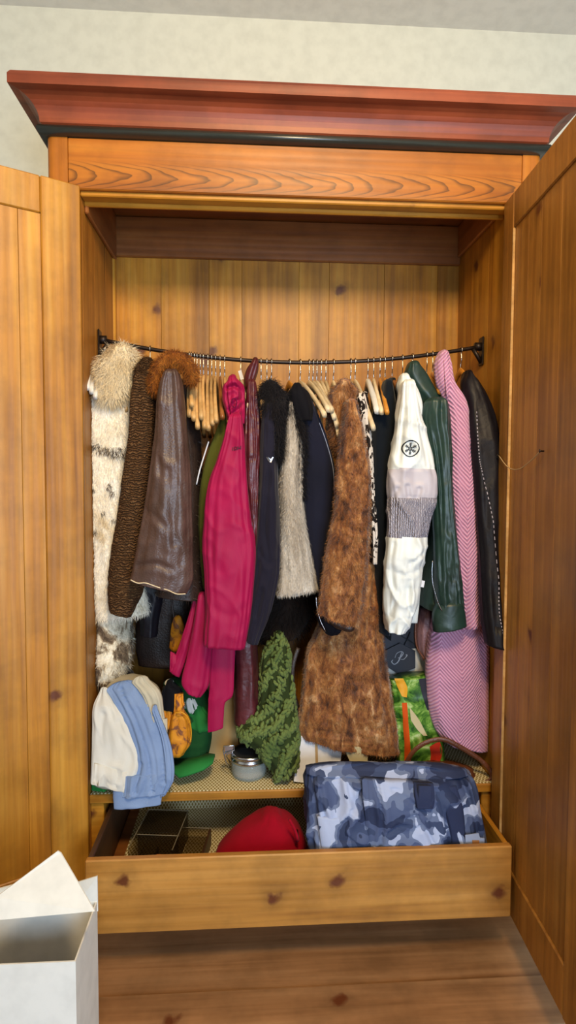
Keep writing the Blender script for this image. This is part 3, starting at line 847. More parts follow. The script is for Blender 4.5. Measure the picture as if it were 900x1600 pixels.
# 4 a dark jacket behind and a patterned lining behind that
g = garment('dark_jacket', 'dark plum leather jacket hanging low behind the brown coats', 'jacket', at(234, 992, .2))
add(g, 'sleeve', [(214, 880, 262, 880), (216, 930, 256, 930), (220, 965, 249, 965), (221, 990, 246, 992)], .21, .045, 'black_leather', seed=10)
add(g, 'body', [(225, 640, 290, 640), (222, 800, 300, 800), (215, 930, 312, 930), (212, 1000, 315, 1000), (216, 1036, 312, 1040)], .33, .05, 'brown_leather_dark', seed=11)  # body enlarged as a dark fill for the shaded gap between coats
g = garment('patterned_bag', 'orange and brown patterned pouch hanging left of the crimson flaps', 'bag', at(276, 1012, .22))
add(g, 'pouch', [(271, 968, 285, 968), (267, 985, 290, 985), (266, 1000, 288, 1000), (265, 1010, 282, 1013)], .2, .015, 'leafy', seed=12, bot='round', n=24, seg=20)
part(g, 'strap', *tube(crom(pxpath([(272, 968), (268, 930), (272, 860)], .2), 12), .003, 6), 'brown_leather_dark')

# 5 olive jacket
g = garment('olive_jacket', 'olive green cotton jacket left of the crimson jacket', 'jacket', at(330, 900, .12))
rows = [(350, 645, 366, 642), (338, 672, 372, 668), (322, 715, 372, 712), (312, 760, 362, 760), (309, 810, 346, 810), (312, 870, 340, 870), (318, 920, 340, 920)]
VF, o = add(g, 'sleeve', rows, .10, .03, 'olive', seed=13, amp=.006)
add(g, 'body', back_body(rows, .2, .75, .25, .1), .2, .1, 'olive', seed=14)
part(g, 'piping', *tube(crom(pxpath([(326, 690), (319, 712), (312, 735), (307, 757)], .072), 16), .0022, 6), 'paper', o)

# 6 crimson jacket
g = garment('rain_jacket', 'bright crimson rain jacket with hanging belt and hood', 'jacket', at(335, 1143, .06))
rows = [(357, 655, 379, 652), (350, 682, 382, 682), (338, 720, 384, 720), (326, 755, 387, 755), (319, 815, 392, 810), (317, 860, 398, 850), (319, 900, 397, 890), (321, 950, 391, 950), (318, 1007, 381, 1012)]
CVF, o = add(g, 'sleeve', rows, .005, .035, 'crimson', seed=15, amp=.007, wr=.004, e=.72, n=110, seg=90, extra=creased([[(354, 800), (347, 850), (342, 890)], [(366, 700), (370, 760), (374, 810)], [(335, 950), (360, 962), (384, 950)], [(328, 790), (334, 830), (332, 870)], [(380, 850), (372, 900), (376, 930)]], -.02, .0018, .010))
add(g, 'hood', [(356, 596, 368, 591), (349, 606, 380, 604), (349, 625, 381, 625), (354, 645, 381, 648), (358, 662, 380, 662)], .03, .035, 'crimson', seed=16, amp=.010, n=60, seg=72, extra=creased([[(356, 606), (366, 603), (376, 610), (377, 622), (368, 628), (358, 640)], [(362, 646), (372, 640), (380, 630)]], .0, .010, .005))
part(g, 'drawstring', *tube(crom(pxpath([(362, 630, -.012), (363, 624, -.014), (368, 623, -.014), (370, 630, -.014), (367, 637, -.012), (363, 634, -.012)], 0), 24), .0013, 6), 'crimson_dark')
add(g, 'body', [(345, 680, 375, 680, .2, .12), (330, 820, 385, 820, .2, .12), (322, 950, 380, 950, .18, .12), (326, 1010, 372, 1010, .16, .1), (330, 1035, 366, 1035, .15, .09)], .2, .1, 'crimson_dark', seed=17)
add(g, 'body_flap', [(309, 930, 335, 935), (300, 985, 332, 990), (291, 1030, 329, 1035), (283, 1064, 325, 1070), (292, 1080, 313, 1088)], .055, .02, 'crimson', seed=18, n=36)
add(g, 'side_flap', [(302, 935, 310, 935), (288, 985, 303, 985), (275, 1022, 292, 1025), (265, 1048, 281, 1057)], .08, .012, 'crimson', seed=19, n=30, seg=24)
add(g, 'belt', [(331, 1010, 367, 1012), (329, 1050, 366, 1052), (327, 1083, 364, 1086), (326, 1096, 352, 1098), (325, 1120, 350, 1118), (325, 1144, 349, 1137)], .06, .006, 'crimson', seed=20, n=40, seg=24, amp=.003)
bv = bvh_of(CVF)
lx = []
def pxz(x, y, Y=-.03): p = at(x, y, Y); return (p[0], p[2])
for q in ([(363, 704), (364, 699)], [(366, 704), (367, 698), (370, 699), (370, 702), (367, 703)], [(371.5, 703), (372, 697.5)], [(372, 700.5), (375.5, 700)], [(376, 702), (376, 696.5)]):
    lx.append([pxz(*z) for z in q])
V, F = strokes(lx, .0014); part(g, 'logo', snap(V, bv, .0015), F, 'ink_red', o, smooth=False)

# 7 burgundy leather
g = garment('leather_jacket', 'long burgundy leather coat with upturned collar', 'coat', at(386, 1127, .14))
rows = [(387, 600, 400, 600), (382, 640, 406, 640), (381, 700, 407, 700), (386, 760, 405, 760), (390, 820, 404, 820), (390, 900, 404, 900)]
add(g, 'sleeve', rows, .05, .035, 'burgundy', seed=21, amp=.007, fz=7, n=90, seg=72, extra=creased([[(388, 630), (387, 680), (391, 760)], [(396, 650), (398, 720), (396, 800)], [(402, 640), (403, 700), (401, 780)], [(384, 720), (398, 715)]], .02, .006, .003))
add(g, 'collar', [(393, 567, 404, 566), (385, 578, 403, 579), (381, 592, 399, 594), (382, 606, 396, 608)], .08, .035, 'burgundy', seed=22, amp=.004, n=26, bot='round')
add(g, 'body', [(384, 620, 402, 620, .22, .1), (376, 800, 404, 800, .2, .11), (367, 960, 401, 960, .16, .08), (367, 1030, 402, 1030, .15, .07), (366, 1090, 405, 1088, .14, .06), (366, 1127, 406, 1118, .14, .06)], .2, .1, 'burgundy', seed=23, amp=.006)

# 8 navy parka with badge
g = garment('parka', 'navy parka with black fur hood trim and small silver sleeve badge', 'jacket', at(395, 1004, .04))
rows = [(411, 636, 430, 632), (407, 680, 435, 680), (406, 750, 434, 750), (401, 830, 438, 830), (396, 890, 437, 890), (390, 950, 424, 950), (385, 1000, 403, 1004)]
NVF, o = add(g, 'sleeve', rows, .03, .04, 'navy', seed=24, amp=.006, n=80, seg=60, extra=creased([[(420, 740), (414, 820), (420, 880)], [(404, 860), (418, 880), (432, 876)], [(410, 920), (400, 960)]], .0, .006, .006))
add(g, 'body', back_body(rows[:-1], .2, .8, .24, .12), .2, .1, 'navy', seed=25)
add(g, 'hood_fur', [(411, 602, 434, 602), (407, 618, 446, 616), (411, 640, 446, 640), (426, 664, 441, 662), (432, 690, 439, 690), (433, 712, 437, 712)], .02, .024, 'black_fur', (6000, .018, .0006), seed=26, bot='round', n=36)
bv = bvh_of(NVF)
V, F = strokes([[pxz(417, 714), pxz(420, 719), pxz(423, 722)], [pxz(423, 722), pxz(425, 718), pxz(427, 714)], [pxz(419, 715), pxz(423, 718), pxz(426, 715)]], .0018)
part(g, 'badge', snap(V, bv, .002), F, 'silver', o, smooth=False)

# 9 grey fur vest and the dark fur coat behind it
g = garment('fur_vest', 'silver grey fur vest between the two navy parkas', 'vest', at(465, 928, .05))
rows = [(450, 632, 458, 632), (446, 660, 464, 660), (444, 700, 471, 700), (437, 745, 471, 745), (437, 800, 475, 800), (438, 860, 485, 860), (436, 900, 493, 900), (432, 928, 498, 918)]
add(g, 'front', rows, .05, .04, 'grey_fur', (26000, .009, .0005, dict(lift=.25, droop=1.0, rnd=.22)), seed=27, amp=.006)
add(g, 'back', back_body(rows, .2, .75, .2, .08), .2, .08, 'grey_fur', seed=28)
g = garment('black_fur_coat', 'blackish brown fur coat hem below the grey fur vest', 'coat', at(445, 1000, .22))
add(g, 'body', [(425, 660, 490, 660), (410, 800, 494, 800), (400, 900, 496, 900), (402, 955, 492, 945), (405, 1000, 470, 985)], .27, .1, 'darkbrown_fur', (10000, .024, .0007), seed=29)

# 10 second navy parka
g = garment('parka', 'dark navy parka with black fluffy front edge beside grey vest', 'jacket', at(500, 930, .08))
rows = [(456, 614, 482, 616), (460, 640, 495, 640), (467, 690, 513, 690), (470, 740, 524, 740), (474, 800, 520, 800), (480, 850, 513, 850), (488, 900, 507, 900), (494, 925, 503, 930)]
NV2, o = add(g, 'sleeve', rows, .07, .035, 'navy2', seed=30, amp=.006)
add(g, 'body', back_body(rows, .2, .8, .24, .11), .2, .1, 'navy2', seed=31)
add(g, 'hood', [(455, 607, 472, 606), (448, 618, 484, 616), (452, 640, 490, 640), (462, 660, 488, 658)], .055, .04, 'black_cloth', seed=32, n=24, amp=.008)
VF = tube(crom(pxpath([(449, 622), (455, 640), (466, 662), (470, 690), (470, 720), (471, 745), (474, 780)], .035), 30), [.008, .014, .016, .013, .009, .006, .003], 10)
o = part(g, 'fur_trim', *VF, 'black_fur'); fv, ff = fur(VF, 3500, .02, .0006, seed=33); part(g, 'fur', fv, ff, 'black_fur', o, smooth=False, kind='stuff')
part(g, 'seam_piping', *tube(snap(crom(pxpath([(500, 660), (514, 700), (522, 735), (524, 775)], .03), 24), bvh_of(NV2), .0005), .0012, 5), 'label_grey')

# 11 mink coat
g = garment('fur_coat', 'long brown mink fur coat with hooded collar at the middle', 'coat', at(545, 1188, .13))
def lumps(a, p):
    w = abs(noise.noise(Vector((p[0]*34, p[1]*16, p[2]*26))))+.6*abs(noise.noise(Vector((p[0]*70, p[1]*30, p[2]*60))))
    return np.array([math.cos(a)*w*.004, math.sin(a)*w*.016, 0])
rows = [(538, 632, 554, 632), (532, 680, 566, 680), (527, 740, 576, 740), (522, 800, 577, 800), (513, 850, 575, 850), (507, 900, 572, 900), (502, 940, 566, 945), (500, 958, 558, 978)]
add(g, 'sleeve', rows, -.02, .04, 'mink', (18000, .008, .0006, dict(lift=.45, droop=.8)), seed=34, amp=.006, n=110, seg=48, extra=lumps)
rows = [(545, 660, 572, 655, .22, .1), (540, 740, 580, 740, .2, .1), (530, 850, 588, 850, .17, .1), (512, 930, 594, 930, .14, .09), (496, 980, 595, 980), (479, 1020, 599, 1020), (472, 1080, 609, 1080), (467, 1120, 616, 1125), (465, 1138, 620, 1158), (467, 1145, 621, 1174)]
MVF, o = add(g, 'body', rows, .12, .065, 'mink', (30000, .008, .0006, dict(lift=.45, droop=.8)), seed=35, amp=.012, fx=9, n=120, seg=60, extra=lumps)
add(g, 'hood', [(528, 600, 546, 600), (516, 614, 557, 614), (513, 640, 550, 640), (515, 675, 542, 675), (522, 705, 536, 705)], .07, .045, 'mink', (6000, .012, .0006), seed=36, bot='round', n=36)
add(g, 'hem_shade_strip', [(506, 945, 560, 955), (504, 957, 556, 976), (508, 966, 552, 984)], -.012, .03, 'brown_leather_dark', seed=37, n=16, bot='round')  # added dark strip, paints the shade beneath the sleeve hem
g = garment('black_jacket', 'black jacket cuff with silver zip under the mink sleeve', 'jacket', at(518, 985, .05))
add(g, 'cuff', [(502, 925, 540, 930), (495, 950, 542, 955), (498, 972, 541, 975), (507, 986, 533, 984)], .005, .018, 'black_cloth', seed=37, n=24, bot='round')
part(g, 'zip', *tube(crom(pxpath([(494, 933), (495, 948), (500, 968), (509, 987)], -.015), 16), .0016, 6), 'silver')

# 12 black and white print
g = garment('print_dress', 'black and white swirl print garment beside the mink coat', 'dress', at(580, 860, .06))
rows = [(556, 622, 570, 620), (560, 650, 576, 650), (566, 690, 581, 690), (570, 740, 584, 740), (574, 790, 586, 790), (577, 840, 588, 840), (579, 880, 588, 880)]
add(g, 'sleeve', rows, .05, .025, 'zebra', seed=38)
add(g, 'body', back_body(rows, .2, .9, .2, .1), .2, .1, 'zebra', seed=39)

# 13 black wool coat
g = garment('wool_coat', 'plain black wool coat left of the white ski jacket', 'coat', at(597, 990, .09))
rows = [(598, 601, 611, 600), (594, 625, 616, 620), (583, 648, 622, 648), (580, 700, 620, 700), (580, 780, 612, 780), (582, 850, 610, 850), (584, 920, 608, 920), (590, 985, 607, 990)]
add(g, 'sleeve', rows, .085, .04, 'black_wool', seed=40, amp=.004)
add(g, 'body', back_body(rows, .2, .85, .25, .11), .2, .1, 'black_wool', seed=41)

# 14 white ski jacket
g = garment('ski_jacket', 'white ski jacket with grey bands and snowflake emblem', 'jacket', at(618, 986, .0))
rows = [(626, 604, 644, 600), (621, 642, 655, 642), (615, 690, 668, 690), (609, 730, 679, 733), (605, 752, 682, 752), (605, 776, 679, 779), (605, 805, 673, 806), (605, 838, 666, 841), (602, 880, 661, 880), (599, 930, 654, 930), (600, 962, 643, 962), (605, 984, 629, 986)]
zc = [at(640, y, -.05)[2] for y in (732, 778, 840)]
zq = zc+[at(640, y, -.05)[2] for y in (888, 920, 965)]
def puff(a, p):
    d = min(abs(p[2]-z) for z in zq); w = -.003*math.exp(-(d/.006)**2)
    return np.array([math.cos(a)*w*.5, math.sin(a)*w, 0])
skic = creased([[(616, 850), (611, 880), (617, 930)], [(640, 880), (660, 866)], [(605, 892), (630, 897), (652, 893)], [(622, 925), (610, 962)], [(640, 905), (636, 940), (642, 958)], [(632, 640), (628, 680), (622, 722)], [(654, 660), (664, 700), (668, 728)], [(620, 764), (616, 776)], [(636, 760), (638, 776)], [(655, 764), (652, 778)]], -.05, .006, .005)
SV_, SF_ = loft(rows, -.01, .045, seed=42, amp=.007, wr=.012, fz=6, n=150, seg=90, extra=lambda a, p: puff(a, p)+skic(a, p))
grp = [[], [], [], []]
for f in SF_:
    z = SV_[f].mean(0)[2]; grp[sum(z < q for q in zc) if len(f) == 4 else (0 if z > zc[0] else 3)].append(f)
SVF = (SV_, SF_)
for nm, mt, fs in zip(('upper_sleeve', 'grey_band', 'smocked_band', 'lower_sleeve'), ('white_nylon', 'grey_nylon', 'smocked', 'white_nylon'), grp):
    used = sorted({i for f in fs for i in f}); mp = {i: k for k, i in enumerate(used)}
    o = part(g, nm, SV_[used], [[mp[i] for i in f] for f in fs], mt)
    if nm == 'upper_sleeve': so = o
add(g, 'collar', [(624, 592, 638, 590), (621, 606, 648, 604), (632, 630, 657, 630), (642, 648, 656, 648)], .04, .03, 'white_nylon', seed=46, amp=.01, n=26, bot='round')
add(g, 'body', [(622, 640, 650, 640), (618, 780, 660, 780), (612, 900, 652, 900), (612, 960, 645, 960)], .2, .12, 'white_nylon', seed=47)
bv = bvh_of(SVF)
cx, cz2 = pxz(641, 701, -.055); sc = (at(654, 701, -.055)-at(641, 701, -.055))[0]
V, F = strokes([[(cx+sc*.93*math.cos(a), cz2+sc*.93*math.sin(a)) for a in np.linspace(0, 2*math.pi, 41)]], sc*.062)
part(g, 'emblem_ring', snap(V, bv, .0016), F, 'ink', so, smooth=False)
L = []
for k in range(6):
    a = math.radians(60*k+88); d = np.array([math.cos(a), math.sin(a)]); nn = np.array([-d[1], d[0]]); c = np.array([cx, cz2])
    L.append([c+d*sc*.05, c+d*sc*.74])
    for s, l in ((.34, .16), (.52, .16)):
        for g_ in (-1, 1): L.append([c+d*sc*s, c+d*sc*(s+.13)+nn*g_*sc*l])
    a2 = a+math.radians(60)
    L.append([c+d*sc*.26, c+np.array([math.cos(a2), math.sin(a2)])*sc*.26])
V, F = strokes(L, sc*.038)
part(g, 'emblem_snowflake', snap(V, bv, .0016), F, 'ink', so, smooth=False)
part(g, 'white_tag', *slab([(653, 905), (664, 908), (662, 918), (652, 916)], .02, .0015), 'paper', smooth=False)

# 15 green leather jacket
g = garment('leather_jacket', 'bottle green leather jacket with turned back cuff', 'jacket', at(700, 987, .03))
rows = [(663, 630, 697, 627), (660, 660, 702, 655), (670, 710, 704, 710), (676, 760, 704, 755), (679, 830, 711, 830), (679, 880, 717, 885), (681, 925, 721, 925), (684, 950, 723, 948)]
add(g, 'sleeve', rows, .03, .035, 'green_leather', seed=48, amp=.008, n=100, seg=72, extra=creased([[(688, 640), (684, 690), (690, 760), (688, 830)], [(698, 665), (695, 740), (702, 830)], [(690, 880), (708, 905)], [(700, 850), (694, 900), (700, 930)]],   .0, .0028, .007))
add(g, 'cuff', [(682, 944, 722, 942), (676, 960, 725, 956), (677, 986, 727, 976)], .03, .038, 'green_leather', seed=49, amp=.002, n=20)
add(g, 'collar', [(636, 573, 654, 570), (631, 588, 666, 585), (640, 606, 676, 604), (652, 626, 690, 622), (662, 642, 696, 638)], .09, .03, 'green_leather', seed=50, amp=.005, n=34, bot='round')
add(g, 'body', [(660, 640, 690, 640, .2, .12), (664, 760, 694, 760, .2, .12), (662, 860, 700, 860, .17, .12), (655, 925, 700, 930, .14, .08), (657, 946, 694, 957, .12, .06)], .2, .1, 'green_leather', seed=51)
part(g, 'zip', *tube(crom(pxpath([(676, 876), (675, 895), (677, 915), (684, 940), (691, 955)], .0), 20), .0013, 6), 'silver')

# 16 pink chevron coat
g = garment('quilted_coat', 'long pink coat with chevron ribbing', 'coat', at(720, 1167, .12))
rows = [(683, 557, 698, 554), (679, 572, 704, 572), (682, 600, 709, 598), (694, 630, 728, 628), (700, 670, 733, 665), (702, 740, 739, 740), (704, 800, 744, 795), (708, 860, 748, 855), (713, 920, 753, 918), (718, 982, 750, 975)]
add(g, 'sleeve', rows, .065, .035, 'chevron', seed=52, amp=.006, n=90, seg=44)
rows = [(700, 660, 730, 660, .22, .12), (694, 850, 742, 850, .2, .12), (678, 950, 752, 950, .15, .08), (670, 1000, 758, 996), (665, 1048, 768, 1042), (669, 1105, 772, 1100), (679, 1138, 772, 1142), (692, 1156, 770, 1168)]
add(g, 'body', rows, .12, .055, 'chevron', seed=53, amp=.008, n=80, seg=44)
part(g, 'collar_fold', *tube(crom(pxpath([(694, 561, .03), (697, 590, .028), (699, 620, .03)], 0), 14), [.002, .005, .002], 8), 'chevron')

# 17 black leather jacket
g = garment('leather_jacket', 'black leather jacket with white stitched sleeve seam', 'jacket', at(770, 1012, .0))
rows = [(725, 586, 735, 586), (721, 602, 750, 605), (728, 640, 766, 636), (735, 690, 777, 682), (739, 740, 783, 735), (743, 800, 784, 800), (748, 860, 784, 860), (751, 920, 785, 920), (754, 970, 787, 970), (760, 1007, 788, 1012)]
rows = [(a, b, c, d, y, .035) for (a, b, c, d), y in zip(rows, (.1, .08, .06, .04, .03, .02, .01, -.01, -.03, -.045))]
BVF, o = add(g, 'sleeve', rows, .0, .035, 'black_leather', seed=54, amp=.006, n=80)
add(g, 'body', [(726, 620, 745, 620), (732, 760, 752, 760), (738, 900, 754, 900), (742, 985, 756, 985)], .26, .11, 'black_leather', seed=55)
bv = bvh_of(BVF)
sp_ = crom([(754, 640), (753, 680), (754, 715), (758, 740), (767, 787), (772, 835), (774, 907), (771, 947), (773, 979), (781, 1006)], 58)
L = []
for i in range(0, 57):
    a, b = sp_[i], sp_[i+1]; q = a+(b-a)*.5
    L.append([pxz(a[0], a[1], -.02), pxz(q[0], q[1], -.02)])
V, F = strokes(L, .0011); part(g, 'stitching', snap(V, bv, .0012), F, 'thread', o, smooth=False)

# ------------------------------------------------------------------ on the shelf
# folded shirt
g = Thing('folded_shirt', at(205, 1255, .02), 'white and pale blue cotton shirt folded over the shelf edge', 'shirt')
add(g, 'folded_layers', [(172, 1066, 226, 1062, .12, .05), (150, 1095, 250, 1082, .1, .06), (146, 1150, 262, 1150, .08, .06), (144, 1195, 268, 1195, .06, .055), (146, 1222, 266, 1220, .055, .05)], .08, .06, 'shirt_cream', seed=56, bot='round', amp=.006)
add(g, 'blue_panel', [(166, 1078, 212, 1066, .055, .01), (180, 1100, 232, 1090, .035, .012), (200, 1140, 250, 1130, .015, .014), (214, 1190, 262, 1180, .0, .014), (205, 1225, 268, 1215, -.012, .014), (190, 1245, 258, 1240, -.018, .012)], .03, .012, 'shirt_blue', seed=57, amp=.006, n=70, seg=80, fx=7, extra=creased([[(185, 1085), (212, 1130), (232, 1180), (240, 1230)], [(205, 1075), (232, 1110), (252, 1160), (258, 1215)], [(222, 1190), (214, 1230)]], .0, .006, .005))
add(g, 'white_panel', [(156, 1080, 170, 1082, .05, .006), (146, 1104, 186, 1104, .03, .008), (144, 1140, 204, 1135, .012, .009), (143, 1180, 225, 1182, .0, .009), (142, 1205, 218, 1208, -.008, .009), (141, 1223, 209, 1239, -.012, .008)], .03, .01, 'shirt_white', seed=58, amp=.005, wr=.006, n=60, seg=64, extra=creased([[(160, 1120), (156, 1160), (152, 1215)], [(185, 1130), (190, 1175), (182, 1225)]], .0, .004, .007))
add(g, 'blue_hem', [(176, 1228, 240, 1225, -.0155, .006), (177, 1240, 252, 1238, -.016, .007), (178, 1264, 251, 1257, -.018, .006)], -.014, .007, 'shirt_blue', seed=59, amp=.002, n=24)
add(g, 'cream_fold', [(206, 1066, 232, 1061, .05, .012), (222, 1085, 250, 1082, .035, .012), (236, 1120, 256, 1118, .025, .01), (250, 1155, 262, 1155, .02, .008)], .03, .01, 'shirt_cream', seed=60, n=30)
add(g, 'blue_edge', [(238, 1110, 246, 1108, .01, .006), (252, 1150, 262, 1150, .0, .008), (258, 1190, 270, 1188, -.01, .009), (258, 1225, 270, 1218, -.012, .008), (250, 1243, 258, 1242, -.012, .006)], .0, .01, 'shirt_blue', seed=61, n=36)

g = Thing('dark_cloth', at(180, 1090, .2), 'dark navy cloth lying behind the folded shirt', 'cloth')
add(g, 'cloth_fold', [(162, 1056, 208, 1052), (150, 1070, 214, 1066), (150, 1100, 214, 1100), (150, 1150, 214, 1150)], .22, .05, 'navy2', seed=92, n=30, bot='round')
add(g, 'cloth_edge', [(146, 1062, 176, 1064), (143, 1080, 170, 1082)], .2, .04, 'black_cloth', seed=93, n=16, bot='round')
g = Thing('green_cloth', at(150, 1240, .1), 'dark green cloth bag squeezed under the folded shirt', 'bag')
add(g, 'bag_side', [(140, 1110, 160, 1105, .12, .04), (139, 1170, 165, 1170, .1, .04), (140, 1215, 168, 1215, .08, .04)], .1, .04, 'dark_green', seed=94, n=24, bot='round')
add(g, 'bag_edge', [(141, 1222, 170, 1224, .06, .03), (142, 1230, 172, 1232, .055, .025)], .06, .03, 'green_nylon', seed=95, n=14, bot='round')
# green cap, black cap, leaf pouch
g = Thing('green_bag', at(300, 1200, .12), 'green and white cloth bag with a flap behind orange pouch', 'bag')
add(g, 'bag_body', [(256, 1066, 318, 1068), (262, 1090, 330, 1092), (268, 1130, 332, 1130), (268, 1160, 330, 1160), (268, 1182, 326, 1178)], .17, .045, 'dark_green', seed=62, bot='round', n=40)
add(g, 'green_panel', [(298, 1108, 320, 1108), (292, 1122, 331, 1122), (296, 1135, 329, 1138)], .135, .012, 'green_nylon', seed=63, n=20, bot='round')
add(g, 'white_panel', [(288, 1096, 305, 1096), (289, 1106, 312, 1110)], .13, .01, 'shirt_white', seed=64, n=12, bot='round')
add(g, 'white_stripe', [(258, 1068, 272, 1069), (262, 1074, 276, 1076)], .115, .008, 'shirt_white', seed=64, n=10, bot='round')
def flapV():
    P = [(270, 1188, .12), (300, 1180, .15), (322, 1176, .15), (336, 1178, .12), (332, 1190, .07), (318, 1200, .05), (295, 1208, .035), (280, 1212, .03), (271, 1204, .05)]
    T = np.array([at(*p) for p in P]); c = T.mean(0)+np.array([0, 0, .006]); n = len(T)
    T[:, 2] = np.maximum(T[:, 2], Z0+.010)
    Bm = T.copy(); Bm[:, 2] -= .008
    V = np.vstack([T, Bm, c[None]]); F = [[i, (i+1) % n, 2*n] for i in range(n)]+[[i, i+n, (i+1) % n+n, (i+1) % n] for i in range(n)]+[[i+n for i in range(n)][::-1]]
    return V, F
part(g, 'flap', *flapV(), 'green_nylon')
g = Thing('knitted_hat', at(270, 1105, .12), 'small black knitted hat on top of the orange pouch', 'hat')
add(g, 'crown', [(260, 1071, 270, 1069), (254, 1079, 284, 1080), (251, 1092, 288, 1094), (252, 1105, 287, 1108)], .085, .03, 'black_cloth', seed=65, n=30)
g = Thing('drawstring_pouch', at(282, 1176, .08), 'orange drawstring pouch printed with brown leaves', 'pouch')
add(g, 'pouch_body', [(272, 1112, 288, 1112), (268, 1120, 295, 1122), (265, 1140, 299, 1142), (265, 1158, 298, 1160), (268, 1174, 288, 1174)], .07, .028, 'leafy', seed=66, n=36, bot='round')
add(g, 'gathered_neck', [(273, 1102, 289, 1102), (276, 1108, 284, 1108), (272, 1115, 288, 1115)], .06, .016, 'leafy', seed=67, n=18)
add(g, 'loose_corner', [(252, 1098, 266, 1100), (256, 1118, 270, 1120), (260, 1136, 266, 1136)], .075, .012, 'leafy', seed=68, n=20)
part(g, 'cord', *tube(crom(pxpath([(274, 1114, .035), (284, 1113, .03), (294, 1122, .034), (299, 1142, .045), (297, 1160, .045)], 0), 24), .0014, 6), 'yellow')

# kraft card box
a, b = at(309, 1177, .22), at(372, 1172, .22); zt = at(340, 1080, .22)[2]
g = Thing('paper_bag', ((a[0]+b[0])/2, .26, Z0), 'plain kraft paper bag standing behind the crimson belt', 'bag')
part(g, 'bag_front', *box(a[0], b[0], .22, .222, Z0+.003, zt, .0004), 'card', smooth=False)
part(g, 'bag_back', *box(a[0], b[0], .30, .302, Z0+.003, zt, .0004), 'card', smooth=False)
part(g, 'bag_side', *box(a[0], a[0]+.002, .222, .30, Z0+.003, zt, .0004), 'card', smooth=False)
part(g, 'bag_side', *box(b[0]-.002, b[0], .222, .30, Z0+.003, zt, .0004), 'card', smooth=False)
part(g, 'bag_base', *box(a[0], b[0], .22, .302, Z0+.0016, Z0+.0035, .0004), 'card', smooth=False)

# clip-top glass jar
c = at(389, 1196, .115); r = .054
g = Thing('clip_jar', (c[0], .115, Z0+.0016), 'small clip-top glass jar with metal rim beside green scarf', 'jar')
def lathe(cx, cy, prof, seg=32):
    V = []; n = len(prof)
    for rr, z in prof:
        for j in range(seg):
            a = 2*math.pi*j/seg; V.append((cx+rr*math.cos(a), cy+rr*math.sin(a), z))
    F = [[i*seg+j, i*seg+(j+1) % seg, (i+1)*seg+(j+1) % seg, (i+1)*seg+j] for i in range(n-1) for j in range(seg)]
    return np.array(V), F
zb = Z0+.0016
part(g, 'jar_body', *lathe(c[0], .115, [(.002, zb), (r*.88, zb), (r*.96, zb+.006), (r, zb+.02), (r, zb+.045), (r*.97, zb+.05), (r*.94, zb+.05), (r*.94, zb+.02), (r*.9, zb+.008), (.002, zb+.006)]), 'glass')
part(g, 'contents', *lathe(c[0], .115, [(.002, zb+.0065), (r*.87, zb+.0085), (r*.9, zb+.018), (r*.6, zb+.021), (.002, zb+.02)]), 'grain')
part(g, 'metal_rim', *lathe(c[0], .115, [(r*.9, zb+.050), (r*1.01, zb+.050), (r*1.05, zb+.054), (r*1.05, zb+.060), (r*1.0, zb+.062), (r*1.0, zb+.066), (r*1.06, zb+.068), (r*1.06, zb+.075), (r*.98, zb+.078), (r*.9, zb+.074)]), 'silver')
part(g, 'lid', *lathe(c[0], .115, [(.002, zb+.072), (r*.6, zb+.070), (r*.97, zb+.073), (r*.97, zb+.069), (.002, zb+.066)]), 'ink')
x = c[0]-r*1.08
part(g, 'clip', *tube([(x, .10, zb+.03), (x-.012, .10, zb+.05), (x-.02, .10, zb+.085), (x-.018, .10, zb+.098), (x+.012, .10, zb+.1), (x+.014, .10, zb+.085), (x-.014, .10, zb+.078)], .0022, 6), 'silver')
part(g, 'clip', *tube([(x, .135, zb+.03), (x-.012, .135, zb+.05), (x-.004, .13, zb+.07)], .0022, 6), 'silver')
part(g, 'buckle', *box(x-.016, x+.010, .102, .104, zb+.072, zb+.098, .0005), 'silver', smooth=False)

